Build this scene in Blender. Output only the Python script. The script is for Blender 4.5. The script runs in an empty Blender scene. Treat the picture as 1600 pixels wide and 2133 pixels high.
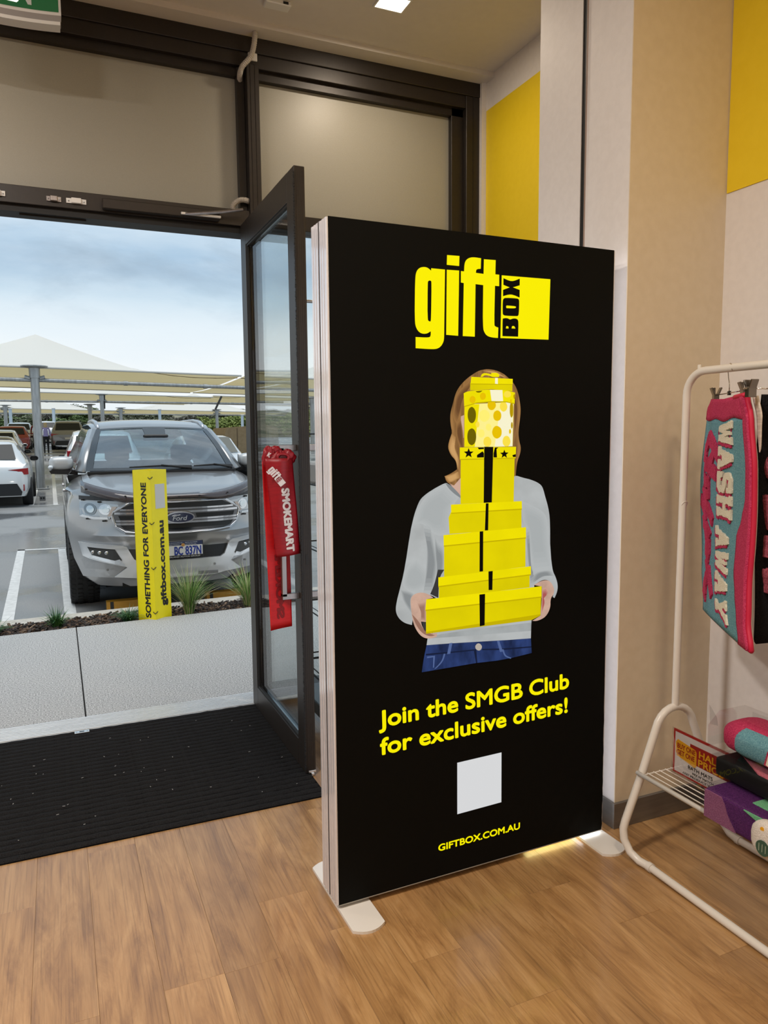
import bpy, bmesh, math, random
from mathutils import Vector, Matrix
from mathutils.geometry import tessellate_polygon
R = math.radians
random.seed(7)
SC = bpy.context.scene
COL = SC.collection
# ---------------------------------------------------------------- camera
CAMH = 1.43
cam_data = bpy.data.cameras.new('camera')
cam_data.sensor_fit = 'HORIZONTAL'
cam_data.sensor_width = 36.0
cam_data.lens = 1554.39 / 1600 * 36
cam_data.clip_start = .05
cam_data.clip_end = 500
cam = bpy.data.objects.new('camera', cam_data)
COL.objects.link(cam)
yaw, pitch, roll = R(23.595), R(6.021), R(-.509)
fw = Vector((math.sin(yaw) * math.cos(pitch), math.cos(yaw) * math.cos(pitch), -math.sin(pitch)))
rt = Vector((math.cos(yaw), -math.sin(yaw), 0))
up = rt.cross(fw)
r2 = math.cos(roll) * rt + math.sin(roll) * up
u2 = -math.sin(roll) * rt + math.cos(roll) * up
cam.matrix_world = Matrix(((r2.x, u2.x, -fw.x, 0), (r2.y, u2.y, -fw.y, 0), (r2.z, u2.z, -fw.z, CAMH), (0, 0, 0, 1)))
SC.camera = cam
# ---------------------------------------------------------------- exposure
SC.view_settings.view_transform = 'Standard'
SC.view_settings.look = 'None'
SC.view_settings.exposure = 0
SC.view_settings.gamma = 1
SC.view_settings.use_curve_mapping = False
try:
    SC.cycles.use_denoising = True
    SC.cycles.max_bounces = 10
    SC.cycles.transparent_max_bounces = 16
    SC.cycles.caustics_reflective = False
    SC.cycles.caustics_refractive = False
    SC.cycles.sample_clamp_indirect = 6
except Exception:
    pass
# ---------------------------------------------------------------- sky
world = bpy.data.worlds.new('world')
SC.world = world
world.use_nodes = True
wt = world.node_tree
wt.nodes.clear()
wn = lambda t: wt.nodes.new(t)
geo = wn('ShaderNodeTexCoord')
sep = wn('ShaderNodeSeparateXYZ')
wt.links.new(geo.outputs['Generated'], sep.inputs[0])
base = wn('ShaderNodeValToRGB')
wt.links.new(sep.outputs['Z'], base.inputs[0])
e = base.color_ramp.elements
e[0].position, e[0].color = 0.0, (.86, .90, .92, 1)
e[1].position, e[1].color = 1.0, (.46, .60, .74, 1)
for pos, c in ((.085, (.97, 1.0, 1.0, 1)), (.130, (.84, .93, .98, 1)), (.165, (.60, .76, .88, 1)), (.20, (.44, .60, .76, 1)), (.245, (.44, .62, .80, 1)), (.30, (.48, .70, .90, 1)), (.45, (.46, .64, .82, 1))):
    k = e.new(pos); k.color = c
mp = wn('ShaderNodeMapping')
mp.inputs['Scale'].default_value = (1.0, 1.0, 3.6)
mp.inputs['Location'].default_value = (.35, .1, .0)
mp.inputs['Rotation'].default_value = (.16, .12, 0)
wt.links.new(geo.outputs['Generated'], mp.inputs[0])
nz = wn('ShaderNodeTexNoise')
nz.inputs['Scale'].default_value = 3.1
nz.inputs['Detail'].default_value = 7
nz.inputs['Roughness'].default_value = .55
wt.links.new(mp.outputs[0], nz.inputs['Vector'])
cl = wn('ShaderNodeValToRGB')
wt.links.new(nz.outputs['Fac'], cl.inputs[0])
cl.color_ramp.elements[0].position = .40
cl.color_ramp.elements[0].color = (0, 0, 0, 1)
cl.color_ramp.elements[1].position = .66
cl.color_ramp.elements[1].color = (1, 1, 1, 1)
mul = wn('ShaderNodeMath'); mul.operation = 'MULTIPLY'; mul.inputs[1].default_value = .62
wt.links.new(cl.outputs[0], mul.inputs[0])
mix = wn('ShaderNodeMix'); mix.data_type = 'RGBA'
wt.links.new(mul.outputs[0], mix.inputs['Factor'])
wt.links.new(base.outputs[0], mix.inputs['A'])
mix.inputs['B'].default_value = (.80, .90, .97, 1)
bg = wn('ShaderNodeBackground')
bg.inputs['Strength'].default_value = 1.0
# heavier grey cloud banks above the bright horizon
nz2 = wn('ShaderNodeTexNoise')
nz2.inputs['Scale'].default_value = 4.2; nz2.inputs['Detail'].default_value = 8; nz2.inputs['Roughness'].default_value = .6; nz2.inputs['Distortion'].default_value = .4
mp2 = wn('ShaderNodeMapping'); mp2.inputs['Scale'].default_value = (1.0, 1.0, 3.0); mp2.inputs['Location'].default_value = (.9, .4, .3); mp2.inputs['Rotation'].default_value = (.10, .30, 0)
wt.links.new(geo.outputs['Generated'], mp2.inputs[0]); wt.links.new(mp2.outputs[0], nz2.inputs['Vector'])
r2n = wn('ShaderNodeMapRange'); r2n.inputs['From Min'].default_value = .44; r2n.inputs['From Max'].default_value = .66
wt.links.new(nz2.outputs['Fac'], r2n.inputs['Value'])
r3n = wn('ShaderNodeMapRange'); r3n.inputs['From Min'].default_value = .12; r3n.inputs['From Max'].default_value = .20
wt.links.new(sep.outputs['Z'], r3n.inputs['Value'])
m3 = wn('ShaderNodeMath'); m3.operation = 'MULTIPLY'
wt.links.new(r2n.outputs[0], m3.inputs[0]); wt.links.new(r3n.outputs[0], m3.inputs[1])
m4 = wn('ShaderNodeMath'); m4.operation = 'MULTIPLY'; m4.inputs[1].default_value = .75
wt.links.new(m3.outputs[0], m4.inputs[0])
mix2 = wn('ShaderNodeMix'); mix2.data_type = 'RGBA'
wt.links.new(m4.outputs[0], mix2.inputs['Factor']); wt.links.new(mix.outputs['Result'], mix2.inputs['A'])
mix2.inputs['B'].default_value = (.36, .47, .58, 1)
wt.links.new(mix2.outputs['Result'], bg.inputs[0])
wo = wn('ShaderNodeOutputWorld')
wt.links.new(bg.outputs[0], wo.inputs[0])


def lamp(name, kind, loc, energy, color, size=1.0, size_y=None, target=None, spot=None):
    d = bpy.data.lights.new(name, kind)
    d.energy = energy
    d.color = color
    if kind == 'AREA':
        d.size = size
        if size_y:
            d.shape = 'RECTANGLE'; d.size_y = size_y
    elif kind == 'SUN':
        d.angle = size
    else:
        d.shadow_soft_size = size
    o = bpy.data.objects.new(name, d)
    COL.objects.link(o)
    o.location = loc
    if target is not None:
        o.rotation_euler = (Vector(target) - Vector(loc)).to_track_quat('-Z', 'Y').to_euler()
    return o


lamp('sun', 'SUN', (0, 0, 30), 2.1, (1.0, .97, .93), R(50), target=(2.5, 4.5, 0))
WARM = (1.0, .84, .66)
CZ = 3.40
# unseen ceiling lamps; the far left one is added to brighten the left floor
COOL = (1.0, .91, .82)
for x, y, en, s, c in ((-.80, 1.25, 62, .24, (1.0, .93, .87)), (.95, .30, 23, .22, (1.0, .78, .54)), (.5, -1.4, 18, .3, WARM), (-2.1, .9, 80, .3, (1.0, .93, .87)), (-.75, 3.30, 8, .13, WARM), (1.6, -2.4, 10, .3, WARM)):
    lamp('unseen_lamp', 'AREA', (x, y, CZ - .012), en, c, s, target=(x, y, 0))
# ---------------------------------------------------------------- materials
MATS = {}


def mat(name, color, rough=.5, metal=0.0, emit=None, estr=1.0, spec=.5, coat=0, alpha=None):
    if name in MATS:
        return MATS[name]
    m = bpy.data.materials.new(name)
    m.use_nodes = True
    b = m.node_tree.nodes['Principled BSDF']
    b.inputs['Base Color'].default_value = (*color, 1)
    b.inputs['Roughness'].default_value = rough
    b.inputs['Metallic'].default_value = metal
    b.inputs['Specular IOR Level'].default_value = spec
    if coat:
        b.inputs['Coat Weight'].default_value = coat
        b.inputs['Coat Roughness'].default_value = .05
    if emit:
        b.inputs['Emission Color'].default_value = (*emit, 1)
        b.inputs['Emission Strength'].default_value = estr
    MATS[name] = m
    return m


def nodes(m):
    nt = m.node_tree
    return nt, nt.nodes, nt.links, nt.nodes['Principled BSDF']


def noisy(name, c1, c2, scale=20, rough=.6, bump=0, stretch=(1, 1, 1), detail=4, metal=0, spec=.5, lo=.35, hi=.65, bscale=None, rough2=None):
    """two-tone procedural surface with optional fine relief"""
    if name in MATS:
        return MATS[name]
    m = mat(name, c1, rough, metal, spec=spec)
    nt, N, L, b = nodes(m)
    tc = N.new('ShaderNodeTexCoord')
    mpn = N.new('ShaderNodeMapping'); mpn.inputs['Scale'].default_value = stretch
    L.new(tc.outputs['Object'], mpn.inputs[0])
    t = N.new('ShaderNodeTexNoise'); t.inputs['Scale'].default_value = scale; t.inputs['Detail'].default_value = detail
    L.new(mpn.outputs[0], t.inputs['Vector'])
    cr = N.new('ShaderNodeValToRGB')
    cr.color_ramp.elements[0].position = lo; cr.color_ramp.elements[0].color = (*c1, 1)
    cr.color_ramp.elements[1].position = hi; cr.color_ramp.elements[1].color = (*c2, 1)
    L.new(t.outputs['Fac'], cr.inputs[0])
    L.new(cr.outputs[0], b.inputs['Base Color'])
    if rough2 is not None:
        mr = N.new('ShaderNodeMapRange')
        mr.inputs['From Min'].default_value = lo; mr.inputs['From Max'].default_value = hi
        mr.inputs['To Min'].default_value = rough; mr.inputs['To Max'].default_value = rough2
        L.new(t.outputs['Fac'], mr.inputs['Value']); L.new(mr.outputs[0], b.inputs['Roughness'])
    if bump:
        t2 = t
        if bscale:
            t2 = N.new('ShaderNodeTexNoise'); t2.inputs['Scale'].default_value = bscale; t2.inputs['Detail'].default_value = 3
            L.new(mpn.outputs[0], t2.inputs['Vector'])
        bp = N.new('ShaderNodeBump'); bp.inputs['Strength'].default_value = bump; bp.inputs['Distance'].default_value = .004
        L.new(t2.outputs['Fac'], bp.inputs['Height']); L.new(bp.outputs[0], b.inputs['Normal'])
    return m


def glassy(name, tint, refl_min=.04, refl_max=.9, rough=0.0):
    """clear architectural glass: transparent with a Fresnel reflection"""
    if name in MATS:
        return MATS[name]
    m = bpy.data.materials.new(name); m.use_nodes = True
    nt = m.node_tree; N = nt.nodes; L = nt.links
    N.clear()
    out = N.new('ShaderNodeOutputMaterial')
    mixs = N.new('ShaderNodeMixShader')
    tr = N.new('ShaderNodeBsdfTransparent'); tr.inputs[0].default_value = (*tint, 1)
    gl = N.new('ShaderNodeBsdfGlossy'); gl.inputs['Roughness'].default_value = rough
    lw = N.new('ShaderNodeLayerWeight'); lw.inputs['Blend'].default_value = .35
    mr = N.new('ShaderNodeMapRange'); mr.inputs['To Min'].default_value = refl_min; mr.inputs['To Max'].default_value = refl_max
    L.new(lw.outputs['Fresnel'], mr.inputs['Value'])
    L.new(mr.outputs[0], mixs.inputs[0]); L.new(tr.outputs[0], mixs.inputs[1]); L.new(gl.outputs[0], mixs.inputs[2])
    L.new(mixs.outputs[0], out.inputs[0])
    MATS[name] = m
    return m


# ---------------------------------------------------------------- mesh helpers
class MB:
    def __init__(s):
        s.bm = bmesh.new()

    def box(s, x0, x1, y0, y1, z0, z1, bev=0, M=None, seg=1):
        vs = [s.bm.verts.new(Vector(c)) for c in ((x0, y0, z0), (x1, y0, z0), (x1, y1, z0), (x0, y1, z0), (x0, y0, z1), (x1, y0, z1), (x1, y1, z1), (x0, y1, z1))]
        fs = [s.bm.faces.new([vs[i] for i in f]) for f in ((0, 3, 2, 1), (4, 5, 6, 7), (0, 1, 5, 4), (1, 2, 6, 5), (2, 3, 7, 6), (3, 0, 4, 7))]
        if bev:
            es = list({e for f in fs for e in f.edges})
            r = bmesh.ops.bevel(s.bm, geom=es, offset=bev, segments=seg, affect='EDGES', profile=.6)
            vs = list({v for f in r['faces'] for v in f.verts} | {v for v in vs if v.is_valid})
        if M is not None:
            for v in vs:
                v.co = M @ v.co
        return s

    def prism(s, poly, t, f=None, t0=0.0):
        """poly of (a,b); extruded along c from t0 to t; f maps (a,b,c)->xyz"""
        f = f or (lambda a, b, c: (a, b, c))
        n = len(poly)
        v0 = [s.bm.verts.new(f(a, b, t0)) for a, b in poly]
        v1 = [s.bm.verts.new(f(a, b, t)) for a, b in poly]
        for i in range(n):
            j = (i + 1) % n
            s.bm.faces.new((v0[i], v0[j], v1[j], v1[i]))
        for tri in tessellate_polygon([[Vector((a, b, 0)) for a, b in poly]]):
            try:
                s.bm.faces.new([v0[i] for i in tri]); s.bm.faces.new([v1[i] for i in reversed(tri)])
            except ValueError:
                pass
        return s

    def flat(s, poly, f):
        v0 = [s.bm.verts.new(f(a, b)) for a, b in poly]
        for tri in tessellate_polygon([[Vector((a, b, 0)) for a, b in poly]]):
            try:
                s.bm.faces.new([v0[i] for i in tri])
            except ValueError:
                pass
        return s

    def grid(s, nu, nv, f):
        vs = [[s.bm.verts.new(f(i / nu, j / nv)) for j in range(nv + 1)] for i in range(nu + 1)]
        for i in range(nu):
            for j in range(nv):
                s.bm.faces.new((vs[i][j], vs[i + 1][j], vs[i + 1][j + 1], vs[i][j + 1]))
        return s

    def rows(s, rows, closed=False):
        vs = [[s.bm.verts.new(p) for p in r] for r in rows]
        n = len(rows[0])
        for i in range(len(rows) - 1):
            for j in range(n if closed else n - 1):
                k = (j + 1) % n
                try:
                    s.bm.faces.new((vs[i][j], vs[i][k], vs[i + 1][k], vs[i + 1][j]))
                except ValueError:
                    pass
        return vs

    def tube(s, pts, r, n=10, caps=True, rz=None):
        pts = [Vector(p) for p in pts]
        rad = r if isinstance(r, (list, tuple)) else [r] * len(pts)
        prev = None
        rings = []
        for i, pt in enumerate(pts):
            d = (pts[min(i + 1, len(pts) - 1)] - pts[max(i - 1, 0)]).normalized()
            a = prev if prev is not None else (Vector((0, 0, 1)) if abs(d.z) < .9 else Vector((1, 0, 0)))
            a = (a - d * a.dot(d)).normalized(); prev = a
            b = d.cross(a)
            rings.append([pt + rad[i] * (math.cos(2 * math.pi * k / n) * a + math.sin(2 * math.pi * k / n) * b) for k in range(n)])
        vs = s.rows(rings, True)
        if caps:
            s.bm.faces.new(list(reversed(vs[0]))); s.bm.faces.new(vs[-1])
        return s

    def lathe(s, prof, n=24, M=None, caps=True):
        """prof of (r,z) about z"""
        M = M or Matrix()
        rings = [[M @ Vector((r * math.cos(2 * math.pi * k / n), r * math.sin(2 * math.pi * k / n), z)) for k in range(n)] for r, z in prof]
        vs = s.rows(rings, True)
        if caps:
            for ring in (vs[0], vs[-1]):
                try:
                    s.bm.faces.new(ring)
                except ValueError:
                    pass
        return s

    def blob(s, c, rx, ry, rz, nu=12, nv=8):
        c = Vector(c)
        rings = [[c + Vector((rx * math.sin(math.pi * i / nv) * math.cos(2 * math.pi * k / nu), ry * math.sin(math.pi * i / nv) * math.sin(2 * math.pi * k / nu), rz * math.cos(math.pi * i / nv))) for k in range(nu)] for i in range(1, nv)]
        vs = s.rows(rings, True)
        s.bm.faces.new(vs[0]); s.bm.faces.new(list(reversed(vs[-1])))
        return s

    def add_mesh(s, me, M):
        n = len(s.bm.verts)
        s.bm.from_mesh(me)
        s.bm.verts.ensure_lookup_table()
        for v in s.bm.verts[n:]:
            v.co = M @ v.co
        return s

    def xf(s, M):
        for v in s.bm.verts:
            v.co = M @ v.co
        return s

    def build(s, name, m, parent=None, smooth=False, loc=None, recalc=True, kind=None):
        if recalc:
            bmesh.ops.recalc_face_normals(s.bm, faces=s.bm.faces[:])
        me = bpy.data.meshes.new(name)
        s.bm.to_mesh(me); s.bm.free()
        if m is not None:
            me.materials.append(m)
        if smooth:
            me.polygons.foreach_set('use_smooth', [True] * len(me.polygons))
            if smooth == 'auto':
                me.set_sharp_from_angle(angle=R(35))
        o = bpy.data.objects.new(name, me)
        COL.objects.link(o)
        if parent is not None:
            o.parent = parent
        if loc is not None:
            o.location = loc
        if kind:
            o['kind'] = kind
        return o


def tag(o, label=None, cat=None, group=None, kind=None):
    if label: o['label'] = label
    if cat: o['category'] = cat
    if group: o['group'] = group
    if kind: o['kind'] = kind
    return o


def empty(name, loc=(0, 0, 0), rz=0, label=None, cat=None, group=None):
    o = bpy.data.objects.new(name, None)
    o.empty_display_size = .1
    COL.objects.link(o)
    o.location = loc
    o.rotation_euler = (0, 0, rz)
    return tag(o, label, cat, group)


def copy_tree(o, parent=None):
    c = o.copy(); COL.objects.link(c)
    if parent is not None:
        c.parent = parent
    for ch in list(o.children):
        copy_tree(ch, c)
    return c


def text_mesh(body, h=1.0, bold=0.0, shear=0.0, ext=0.0):
    """text outline mesh scaled to cap height h, left-bottom at origin; returns (mesh, width)"""
    c = bpy.data.curves.new('text', 'FONT')
    c.body = body; c.size = 1.0; c.offset = bold; c.shear = shear; c.extrude = ext; c.resolution_u = 5
    o = bpy.data.objects.new('text', c); COL.objects.link(o)
    bpy.context.view_layer.update()
    me = bpy.data.meshes.new_from_object(o)
    bpy.data.objects.remove(o)
    k = h / .729
    for v in me.vertices:
        v.co *= k
    xs = [v.co.x for v in me.vertices]
    x0, x1 = min(xs), max(xs)
    for v in me.vertices:
        v.co.x -= x0
    return me, x1 - x0


def fit_text(mb, body, h, w, M, bold=.0, shear=0):
    """writes body into mb: cap height h, total width w, plane frame M (x right, y up); bold thickens the strokes"""
    me, w0 = text_mesh(body, h, 0, shear)
    d = bold * h
    Dg = Matrix.Diagonal(((w - 2 * d) / w0, 1, 1, 1))
    n = 8 if bold else 1
    for k in range(n):
        a = 2 * math.pi * k / 8
        off = Matrix.Translation((d + d * math.cos(a), d * math.sin(a), .00004 * k)) if bold else Matrix()
        mb.add_mesh(me, M @ off @ Dg)
    bpy.data.meshes.remove(me)


def frame(o, x, y):
    """matrix from origin and in-plane axes"""
    x = Vector(x).normalized(); y = Vector(y); y = (y - x * y.dot(x)).normalized(); z = x.cross(y)
    return Matrix(((x.x, y.x, z.x, o[0]), (x.y, y.y, z.y, o[1]), (x.z, y.z, z.z, o[2]), (0, 0, 0, 1)))


ART = [
('hair','hair',1,[(363,1279),(387,1288),(406,1299),(403,1325),(382,1344),(372,1372),(390,1404),(382,1440),(382,1468),(392,1500),(400,1527),(413,1548),(435,1569),(459,1585),(483,1598),(511,1603),(538,1601),(566,1593),(589,1579),(609,1563),(624,1540),(633,1507),(637,1478),(634,1449),(628,1411),(632,1382),(639,1363),(637,1343),(626,1319),(622,1295),(620,1266),(530,1241),(419,1247),(392,1250),(374,1258),(366,1268)]),
('hair_strand','hair_dark',2,[(395,1491),(403,1523),(429,1550),(473,1579),(451,1551),(424,1509),(414,1459),(403,1440),(392,1459)]),
('hair_strand','hair_dark',2,[(403,1436),(419,1449),(427,1412),(430,1347),(416,1366),(403,1403)]),
('hair_strand','hair_dark',2,[(610,1540),(618,1526),(627,1478),(621,1421),(614,1382),(611,1449)]),
('hair_strand','hair_light',2,[(387,1404),(400,1394),(395,1367),(414,1329),(409,1297),(403,1325),(382,1346),(374,1371)]),
('hair_strand','hair_light',2,[(363,1279),(392,1285),(409,1292),(414,1273),(387,1260),(374,1263)]),
('hair_strand','hair_light',2,[(494,1597),(538,1599),(584,1577),(567,1581),(527,1592)]),
('ear','skin',2,[(419,1459),(430,1463),(430,1394),(422,1394),(417,1426)]),
('neck','skin',2,[(379,1257),(395,1250),(419,1273),(419,1214),(403,1229),(390,1245)]),
('sweater','sweater',1.5,[(363,1259),(329,1244),(300,1229),(279,1213),(269,1193),(259,1169),(248,1128),(240,1087),(232,1041),(222,991),(209,946),(201,919),(195,892),(197,873),(208,855),(226,841),(249,833),(254,862),(245,910),(255,927),(286,929),(323,914),(336,905),(336,804),(304,794),(299,763),(382,759),(488,750),(592,742),(686,736),(687,795),(695,863),(697,914),(733,930),(761,921),(777,896),(772,866),(779,862),(790,882),(792,905),(783,932),(770,953),(763,995),(758,1046),(757,1091),(755,1132),(748,1167),(735,1203),(725,1233),(710,1246),(680,1258),(645,1266),(620,1274),(610,1267),(419,1212),(403,1227),(387,1244),(374,1257)]),
('fold','sweater_dark',2,[(329,1099),(336,1075),(360,1060),(360,984),(342,971),(340,909),(326,916),(336,995),(328,1048)]),
('fold','shadow',2.4,[(339,995),(361,993),(343,970),(340,907),(312,922),(326,949)]),
('fold','sweater_dark',2,[(289,1130),(313,1124),(331,1048),(336,995),(320,928),(289,930),(299,998),(302,1069)]),
('fold','sweater_mid',1.9,[(235,1013),(266,1029),(307,988),(307,951),(260,932),(224,949),(219,973)]),
('fold','sweater_mid',1.8,[(285,1204),(313,1230),(366,1251),(409,1212),(382,1181),(376,1106),(334,1099),(287,1144),(261,1141),(272,1182)]),
('fold','sweater_dark',2,[(662,1092),(674,1097),(683,966),(700,924),(682,915),(669,1007)]),
('fold','sweater_dark',2,[(697,955),(761,959),(777,937),(733,941),(691,920),(682,926)]),
('fold','sweater_mid',1.8,[(646,1187),(705,1164),(742,1138),(750,1062),(761,964),(696,965),(681,1016),(670,1107),(649,1123)]),
('fold','sweater_dark',2,[(211,946),(245,935),(255,927),(245,910),(249,867),(234,887),(219,912)]),
('hem','sweater_mid',2,[(336,795),(687,790),(686,762),(488,773),(307,784)]),
('neckline','sweater_dark',2.2,[(366,1256),(379,1256),(419,1219),(419,1210),(395,1225),(376,1242)]),
('jeans','denim',1.6,[(299,764),(382,759),(488,751),(592,743),(686,737),(690,687),(581,679),(477,683),(382,682),(282,681),(289,724)]),
('waistband','denim_dark',2,[(297,737),(387,732),(477,728),(477,724),(387,728),(296,732)]),
('waistband','denim_dark',2,[(499,726),(580,717),(688,710),(688,706),(580,712),(499,722)]),
('pocket','denim_light',2,[(301,728),(328,727),(325,690),(321,690),(322,723),(300,723)]),
('pocket','denim_light',2,[(359,729),(365,728),(357,705),(333,686),(325,685),(352,706)]),
('pocket','denim_light',2,[(574,715),(580,715),(586,693),(610,682),(607,679),(582,690)]),
('fly','denim_dark',2,[(468,724),(477,724),(481,683),(476,683)]),
('belt_loop','denim_light',2.2,[(379,760),(390,760),(382,726),(371,726)]),
('belt_loop','denim_light',2.2,[(554,745),(563,744),(577,707),(566,707)]),
('button','metal',2.4,[(498,733),(496,727),(492,723),(487,722),(481,724),(476,728),(473,733),(473,739),(476,743),(481,746),(486,746),(492,743),(496,738)]),
('hand','skin',2.6,[(244,914),(255,927),(281,931),(307,922),(323,909),(298,907),(297,838),(280,842),(283,825),(299,802),(336,797),(334,786),(307,782),(280,793),(259,823),(250,853),(246,886)]),
('hand_shade','skin_dark',2.8,[(268,898),(297,900),(297,838),(279,842),(281,868)]),
('finger_gap','shadow',2.9,[(283,839),(297,835),(297,803),(288,815)]),
('finger_gap','skin_dark',2.9,[(249,867),(273,841),(291,810),(328,791),(307,790),(280,806),(260,837)]),
('hand','skin',2.6,[(694,914),(734,928),(761,921),(777,896),(776,876),(762,862),(763,831),(745,802),(711,792),(690,795),(723,809),(727,860),(727,906)]),
('hand_shade','skin_red',2.8,[(728,896),(743,899),(753,886),(734,870),(741,848),(727,814)]),
('box','yellow',3,[(297,878),(725,878),(723,812),(687,799),(297,800)]),
('box_lid','yellow',3.3,[(298,907),(726,907),(726,873),(295,875)]),
('lid_line','yellow_shade',3.5,[(295,875),(726,873),(727,869),(295,871)]),
('box_ribbon','black',3.7,[(487,903),(508,903),(507,802),(489,801)]),
('box_edge','yellow_shade',3.6,[(297,806),(722,814),(722,809),(687,798),(297,800)]),
('box','yellow',3,[(342,945),(678,954),(678,908),(342,905)]),
('box_lid','yellow',3.3,[(340,971),(682,977),(683,951),(340,944)]),
('lid_line','yellow_shade',3.5,[(340,944),(683,951),(683,947),(340,940)]),
('box_ribbon','black',3.7,[(520,974),(536,974),(535,913),(521,914)]),
('box','yellow',3,[(360,1069),(660,1075),(661,977),(360,970)]),
('box_lid','yellow',3.3,[(358,1100),(661,1106),(662,1073),(359,1068)]),
('lid_line','yellow_shade',3.5,[(359,1068),(662,1073),(662,1069),(359,1064)]),
('box_ribbon','black',3.7,[(487,1103),(500,1103),(500,976),(487,976)]),
('box','yellow',3,[(376,1153),(384,1169),(643,1168),(644,1102),(379,1102)]),
('box_lid','yellow',3.3,[(384,1192),(644,1191),(645,1167),(385,1167)]),
('lid_line','yellow_shade',3.5,[(385,1167),(645,1167),(645,1163),(385,1164)]),
('box_ribbon','black',3.7,[(509,1190),(519,1190),(518,1105),(506,1105)]),
('box','yellow',3,[(418,1334),(615,1333),(613,1191),(418,1192)]),
('box_lid','yellow',3.3,[(415,1365),(620,1364),(619,1330),(415,1330)]),
('lid_line','yellow_shade',3.5,[(415,1330),(619,1330),(619,1327),(415,1327)]),
('box_ribbon','black',3.7,[(502,1366),(535,1365),(531,1192),(501,1192)]),
('star','black',3.6,[(446,1363),(451,1352),(464,1352),(454,1345),(457,1334),(446,1340),(435,1334),(439,1345),(429,1352),(442,1353)]),
('star','black',3.6,[(576,1356),(580,1347),(592,1346),(583,1340),(586,1330),(576,1336),(566,1330),(569,1340),(560,1346),(572,1347)]),
('star','black',3.6,[(476,1341),(496,1352),(501,1346),(501,1333),(476,1333)]),
('star','black',3.6,[(541,1363),(554,1363),(547,1358),(549,1332),(536,1332),(536,1345)]),
('star','black',3.6,[(606,1338),(619,1341),(619,1332),(609,1332)]),
('star','black',3.6,[(478,1364),(501,1364),(501,1359),(483,1358)]),
('round_box','pale_yellow',3,[(431,1495),(610,1504),(607,1366),(529,1365),(431,1366)]),
('round_box','yellow',3.1,[(431,1495),(484,1496),(468,1366),(431,1366)]),
('round_box','white',3.1,[(562,1501),(607,1504),(606,1366),(540,1366)]),
('dot','olive',3.4,[(472,1463),(471,1454),(468,1446),(463,1440),(457,1438),(451,1440),(446,1446),(443,1454),(442,1463),(443,1473),(446,1481),(451,1486),(457,1488),(462,1486),(467,1481),(471,1473)]),
('dot','olive',3.4,[(473,1397),(472,1387),(469,1379),(463,1373),(457,1371),(451,1373),(445,1379),(442,1388),(441,1397),(442,1407),(445,1416),(451,1421),(457,1423),(463,1421),(468,1416),(472,1407)]),
('dot','pale2',3.4,[(522,1461),(520,1454),(516,1448),(509,1444),(502,1442),(494,1444),(488,1448),(483,1454),(482,1461),(483,1468),(488,1474),(494,1478),(502,1480),(509,1478),(516,1474),(520,1468)]),
('dot','gold',3.4,[(564,1461),(563,1455),(560,1449),(555,1446),(549,1445),(543,1446),(538,1449),(535,1455),(534,1461),(535,1467),(538,1473),(543,1476),(549,1478),(555,1476),(560,1473),(563,1468)]),
('dot','gold',3.4,[(566,1410),(565,1402),(561,1396),(555,1392),(548,1390),(542,1392),(536,1396),(532,1403),(530,1410),(532,1418),(535,1424),(541,1429),(548,1430),(555,1428),(561,1424),(565,1418)]),
('dot','gold',3.4,[(544,1494),(543,1488),(539,1483),(534,1479),(528,1478),(522,1479),(517,1483),(514,1488),(513,1494),(514,1500),(517,1505),(522,1509),(528,1510),(534,1509),(539,1505),(542,1500)]),
('dot','pale_gold',3.4,[(586,1490),(585,1483),(582,1478),(577,1475),(572,1473),(567,1475),(562,1478),(559,1483),(558,1489),(559,1496),(562,1501),(567,1504),(572,1506),(577,1504),(581,1501),(584,1496)]),
('dot','gold_dark',3.4,[(608,1480),(608,1470),(607,1462),(604,1457),(602,1455),(599,1457),(597,1462),(595,1470),(595,1480),(595,1490),(597,1498),(599,1504),(601,1506),(604,1504),(606,1498),(608,1490)]),
('dot','pale_gold',3.4,[(528,1381),(527,1375),(524,1370),(519,1366),(513,1365),(508,1366),(503,1370),(500,1375),(499,1381),(500,1388),(503,1393),(508,1396),(513,1397),(519,1396),(523,1392),(527,1387)]),
('dot','pale_gold',3.4,[(599,1382),(598,1375),(594,1369),(590,1366),(584,1365),(578,1366),(573,1370),(570,1375),(569,1382),(570,1388),(573,1394),(578,1398),(584,1399),(589,1398),(594,1394),(597,1388)]),
('dot','pale2',3.4,[(503,1407),(502,1402),(500,1398),(496,1395),(491,1394),(486,1395),(482,1398),(480,1402),(479,1407),(480,1412),(482,1417),(486,1419),(491,1420),(496,1419),(499,1417),(502,1412)]),
('dot','pale_gold',3.4,[(485,1434),(484,1431),(483,1428),(480,1426),(478,1425),(475,1426),(473,1428),(471,1431),(470,1435),(471,1438),(473,1441),(475,1443),(478,1444),(480,1443),(483,1441),(484,1438)]),
('dot','gold_dark',3.4,[(607,1431),(606,1427),(606,1424),(605,1422),(603,1421),(602,1422),(601,1424),(600,1427),(600,1431),(600,1435),(601,1439),(602,1441),(603,1442),(604,1441),(606,1439),(606,1435)]),
('dot','gold',3.4,[(601,1412),(600,1409),(599,1407),(598,1405),(597,1405),(595,1405),(594,1407),(593,1409),(593,1412),(593,1415),(594,1418),(595,1419),(597,1420),(598,1419),(599,1418),(600,1415)]),
('dot','pale2',3.4,[(527,1426),(527,1422),(525,1418),(521,1415),(517,1415),(514,1416),(510,1418),(508,1422),(507,1426),(508,1430),(510,1434),(514,1436),(517,1437),(521,1436),(524,1434),(527,1430)]),
('round_lid','yellow',3.5,[(428,1528),(440,1534),(473,1538),(528,1541),(584,1539),(614,1533),(613,1499),(584,1504),(528,1505),(473,1500),(443,1492),(430,1489)]),
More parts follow.
